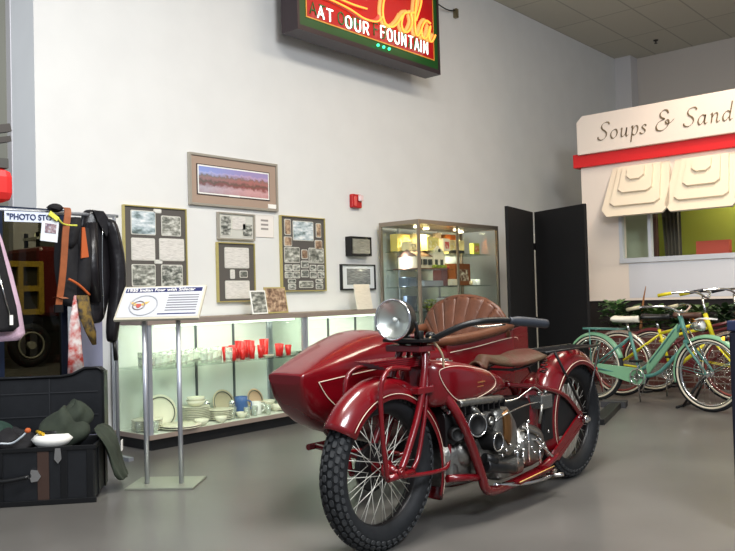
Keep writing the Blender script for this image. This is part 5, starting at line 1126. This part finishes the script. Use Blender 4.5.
B(MB().tube([(3.42, YM-.13, .155), (3.7, YM-.16, .12), (3.92, YM-.16, .115), (4.0, YM-.15, .13)], .012, 8, 5).tube([(3.9, YM-.15, .12), (3.92, YM-.24, .13)], .01, 6), 'foot_lever', CHROME)
mb = MB().box((3.74, YM-.15, .150), (.34, .07, .012), ry=-.05); fb = B(mb, 'footboard', RED); B(MB().tube([(3.56, YM-.187, .150), (3.92, YM-.187, .168)], .003, 5), 'pinstripe', mat('gold_line', (200, 160, 90), .4), fb)
B(MB().prism([(3.97, YM-.10, .28), (4.30, YM-.10, .28), (4.42, YM-.10, .36), (4.34, YM-.10, .44), (4.12, YM-.10, .56), (4.0, YM-.10, .55)], (0, .03, 0)), 'chain_cover', MBK, bevel=.01)
B(MB().tube([(3.70, YM-.12, .40), (3.80, YM-.15, .36), (3.88, YM-.14, .30), (3.93, YM-.15, .22)], .012, 8, 4).tube([(3.86, YM-.14, .40), (3.88, YM-.15, .50)], .009, 8), 'gear_linkage', ALU)
B(MB().cyl((3.55, YM+.13, .40), (3.1, YM+.15, .38), .022), 'exhaust', IRON)
B(MB().bb((3.88, YM-.15, .47), (4.0, YM-.06, .545)).cyl((3.90, YM-.12, .545), (3.90, YM-.12, .565), .012).cyl((3.97, YM-.12, .545), (3.97, YM-.12, .565), .012), 'tool_box', mat('box_chrome', (150, 152, 150), .25, .9), bevel=.008)
B(loft([(3.80, YM-.03, .01, .25, .4), (3.83, YM-.03, .05, .2, .5), (3.92, YM-.03, .06, .2, .62), (4.0, YM-.03, .05, .25, .66), (4.03, YM-.03, .01, .3, .6)], 16, 3), 'fender_apron', RED)
# saddle
def sd(u, v):
    x = 3.44+.53*u; w_ = .045+.115*max(0, (u-.2)/.8)**.9 if u > .2 else .045; w_ *= sqrt(max(.05, 1-(max(0, u-.88)/.125)**2)) if u > .88 else 1
    s_ = -1+2*v; zc = .798-.022*sin(pi*min(1, u*1.1))-.012*u; return (x, YM-.02+w_*s_, zc-(.03+.022*sin(pi*u))*s_*s_-(.04 if u < .08 else 0))
sb = MB().grid(sd, 26, 14); so = B(sb, 'saddle', OLDL, solid=.012)
mb = MB()
for s_ in (-1, 1): mb.tube([(3.50, YM+s_*.02, .72), (3.7, YM+s_*.09, .70), (3.88, YM+s_*.11, .72), (3.92, YM+s_*.11, .75)], .007, 6, 5)
for s_ in (-1, 1):
    P = [(3.96+.022*cos(a_*.9), YM-.02+s_*.10+.022*sin(a_*.9), .66+.0035*a_) for a_ in range(0, 30)]; mb.tube(P, .004, 5)
mb.tube([(3.48, YM, .74), (3.58, YM, .70), (3.68, YM, .64)], .012, 8, 4); B(mb, 'seat_springs', IRON)
# rear rack
mb = MB(); mb.tube([(4.02, YM-.10, .765), (4.72, YM-.10, .765)], .007, 6).tube([(4.02, YM+.10, .765), (4.72, YM+.10, .765)], .007, 6)
for k in range(7): mb.bb((4.06+.1*k, YM-.10, .76), (4.09+.1*k, YM+.10, .768))
for s_ in (-1, 1): mb.tube([(4.12, YM+s_*.105, .765), (4.41, YM+s_*.125, .40)], .008, 6).tube([(4.70, YM+s_*.105, .765), (4.45, YM+s_*.125, .40)], .008, 6)
B(mb, 'luggage_rack', BLACK)
B(MB().cyl((4.42, YM-.16, .35), (4.42, YM+.16, .35), .012).cyl((4.42, YM-.145, .35), (4.42, YM-.13, .35), .022), 'rear_axle', CHROME)
B(MB().cyl((2.70, YM-.13, .345), (2.70, YM+.13, .345), .012).cyl((2.70, YM-.125, .345), (2.70, YM-.112, .345), .02), 'front_axle', RED)
B(MB().lathe([(.03, 0), (.032, .02), (.02, .04), (.004, .045)], (4.80, YM, .60), (1, 0, .1), 18), 'tail_lamp', mat('tail_red', (150, 20, 20), .2))

# ------------------------------- sidecar (bolted to the motorcycle, one thing with it)
def sec(x, y0, y1, z0, z1, zs, e=3.2, n=40):
    """hull section: widest at height zs"""
    ring = []; yc, hw = (y0+y1)/2, (y1-y0)/2
    for k in range(n):
        a_ = 2*pi*k/n; c_, s_ = cos(a_), sin(a_); hh = (z1-zs) if s_ > 0 else (zs-z0); ee = e
        ring.append(Vector((x, yc+hw*math.copysign(abs(c_)**(2/ee), c_), zs+hh*math.copysign(abs(s_)**(2/ee), s_))))
    return ring
HS = [(2.620, 2.700, 2.920, .70, .742, .735, 4.5), (2.645, 2.694, 2.928, .61, .755, .735, 4.2), (2.70, 2.686, 2.95, .54, .775, .735, 3.8), (2.78, 2.675, 2.985, .485, .802, .735, 3.4), (2.90, 2.665, 3.04, .435, .838, .74, 3), (3.02, 2.66, 3.10, .40, .872, .745, 2.8), (3.14, 2.655, 3.15, .37, .900, .75, 2.6), (3.24, 2.65, 3.19, .34, .918, .75, 2.5), (3.32, 2.65, 3.22, .31, .922, .75, 2.5), (3.39, 2.65, 3.22, .29, .912, .75, 2.5),
      (3.46, 2.65, 3.24, .28, .885, .75, 2.6), (3.54, 2.65, 3.26, .28, .855, .75, 3), (3.64, 2.65, 3.27, .28, .835, .75, 3.6), (3.72, 2.65, 3.28, .28, .82, .75, 4)]
hull = B(MB().rings([sec(*s_) for s_ in HS], cap1=False), 'sidecar_hull', RED)
# open cockpit tub: side walls follow the rim
def wall_z(x): return .815+.06*((x-3.72)/.78)**1.2 if x > 3.72 else .815
R = []
for i in range(13):
    x = 3.72+.08*i; q = i/12; zt = wall_z(x); hw = .315-.035*max(0, q-.75)/.25; yc = 2.965; ring = []
    out = [(-hw, zt), (-hw-.005, .6), (-hw+.01, .4), (-hw+.08, .29), (hw-.08, .29), (hw-.01, .4), (hw+.005, .6), (hw, zt)]
    inn = [(hw-.02, zt), (hw-.02, .6), (hw-.05, .42), (hw-.1, .33), (-hw+.1, .33), (-hw+.05, .42), (-hw+.02, .6), (-hw+.02, zt)]
    R.append([Vector((x, yc+y, z)) for y, z in out+inn])
tub = B(MB().rings(R, sm=False), 'cockpit_tub', RED, hull, bevel=.0)
R = []
for i, (x, hw, z0, z1) in enumerate(((4.40, .30, .29, .855), (4.50, .30, .30, .88), (4.60, .29, .32, .875), (4.68, .26, .36, .84), (4.75, .20, .42, .78), (4.79, .10, .5, .70))):
    R.append(sec(x, 2.965-hw, 2.965+hw, z0, z1, .62, 3))
B(MB().rings(R), 'sidecar_tail', RED, hull)
B(MB().bb((3.70, 2.68, .3), (3.73, 3.25, .80)), 'dashboard', mat('dark_inside', (40, 14, 14), .6), hull)
P = [(3.56, 2.965, .872), (3.60, 2.80, .855), (3.70, 2.68, .84), (3.85, 2.655, .842), (4.1, 2.655, .858), (4.35, 2.66, .885), (4.46, 2.70, .90), (4.49, 2.965, .91), (4.46, 3.23, .90), (4.35, 3.27, .885), (4.1, 3.275, .858), (3.85, 3.275, .842), (3.70, 3.25, .84), (3.60, 3.13, .855)]
B(MB().tube(P, .030, 10, 6, closed=True), 'cockpit_roll', LEATH, hull)
# seat back: fluted fan
def fan(u, v):
    a_ = pi*(1-u); rad_ = 1.0; hw = .315; top = .20; flute = .016*abs(sin(u*pi*9))**.7
    x = 4.30+.10*v-flute*(.25+.75*v)-.02; base = Vector((x-.0, 2.965, .80)); yy = -hw*cos(pi*u)*( .55+.45*v); zz_ = (top+.055)*sin(pi*u)**.75*v
    return (x, 2.965+yy, .83+zz_)
sbm = MB().grid(fan, 90, 12); sbk = B(sbm, 'seat_back', LEATH, hull, solid=.03)
P = [fan(u/24, 1.0) for u in range(25)]; B(MB().tube([(x+.0, y, z) for x, y, z in P], .018, 8), 'seat_back_piping', LEATH, sbk)
B(loft([(3.85, 2.965, .24, .44, .52), (3.88, 2.965, .27, .42, .56), (4.25, 2.965, .27, .42, .56), (4.33, 2.965, .26, .45, .54)], 24, 4), 'seat_cushion', LEATH, hull)
for nm, P in (('nose_pinstripe', [(2.715, 2.676, .705), (2.90, 2.656, .722), (3.10, 2.648, .735), (3.3, 2.643, .742)]), ('nose_pinstripe', [(2.715, 2.676, .705), (2.77, 2.674, .63), (2.86, 2.676, .56), (2.95, 2.68, .50)]), ('side_pinstripe', [(3.74, 2.642, .775), (4.0, 2.642, .79), (4.30, 2.645, .815), (4.48, 2.655, .82), (4.52, 2.662, .80)])):
    B(MB().tube(P, .0022, 6, 5), nm, CREAM, hull)
B(MB().tube([(2.86, 2.64, .46), (2.77, 2.63, .47), (2.735, 2.63, .42), (2.77, 2.63, .375), (2.9, 2.62, .36), (3.2, 2.6, .30)], .013, 8, 5).tube([(3.15, 2.62, .28), (4.6, 2.62, .28)], .018, 8).tube([(3.15, 3.2, .28), (4.6, 3.2, .28)], .018, 8).tube([(3.2, YM+.1, .22), (3.2, 3.2, .28)], .016, 8).tube([(4.2, YM+.1, .25), (4.2, 3.36, .30)], .016, 8).tube([(3.75, YM, .60), (3.8, 2.64, .5)], .014, 8), 'sidecar_chassis', RED)
B(MB().bb((2.80, 2.60, .445), (2.90, 2.70, .475)), 'step_pad', BLACK)
moto_wheel('sidecar_wheel', (4.1, 3.44, .345))
fender(Vector((4.1, 3.44, .355)), .40, 5, 175, .08, .08, 'sidecar_fender', False)

# everything hung on the clothes rail sits a little lower and further left
for o in bpy.data.objects:
    if o.parent is None and o.name in ('leather_jacket', 'orange_trim_jacket', 'leather_strap', 'black_cap', 'yellow_ribbon', 'patterned_scarf', 'dark_plaid_tie'):
        o.location = o.location+Vector((-.03, 0, -.035))
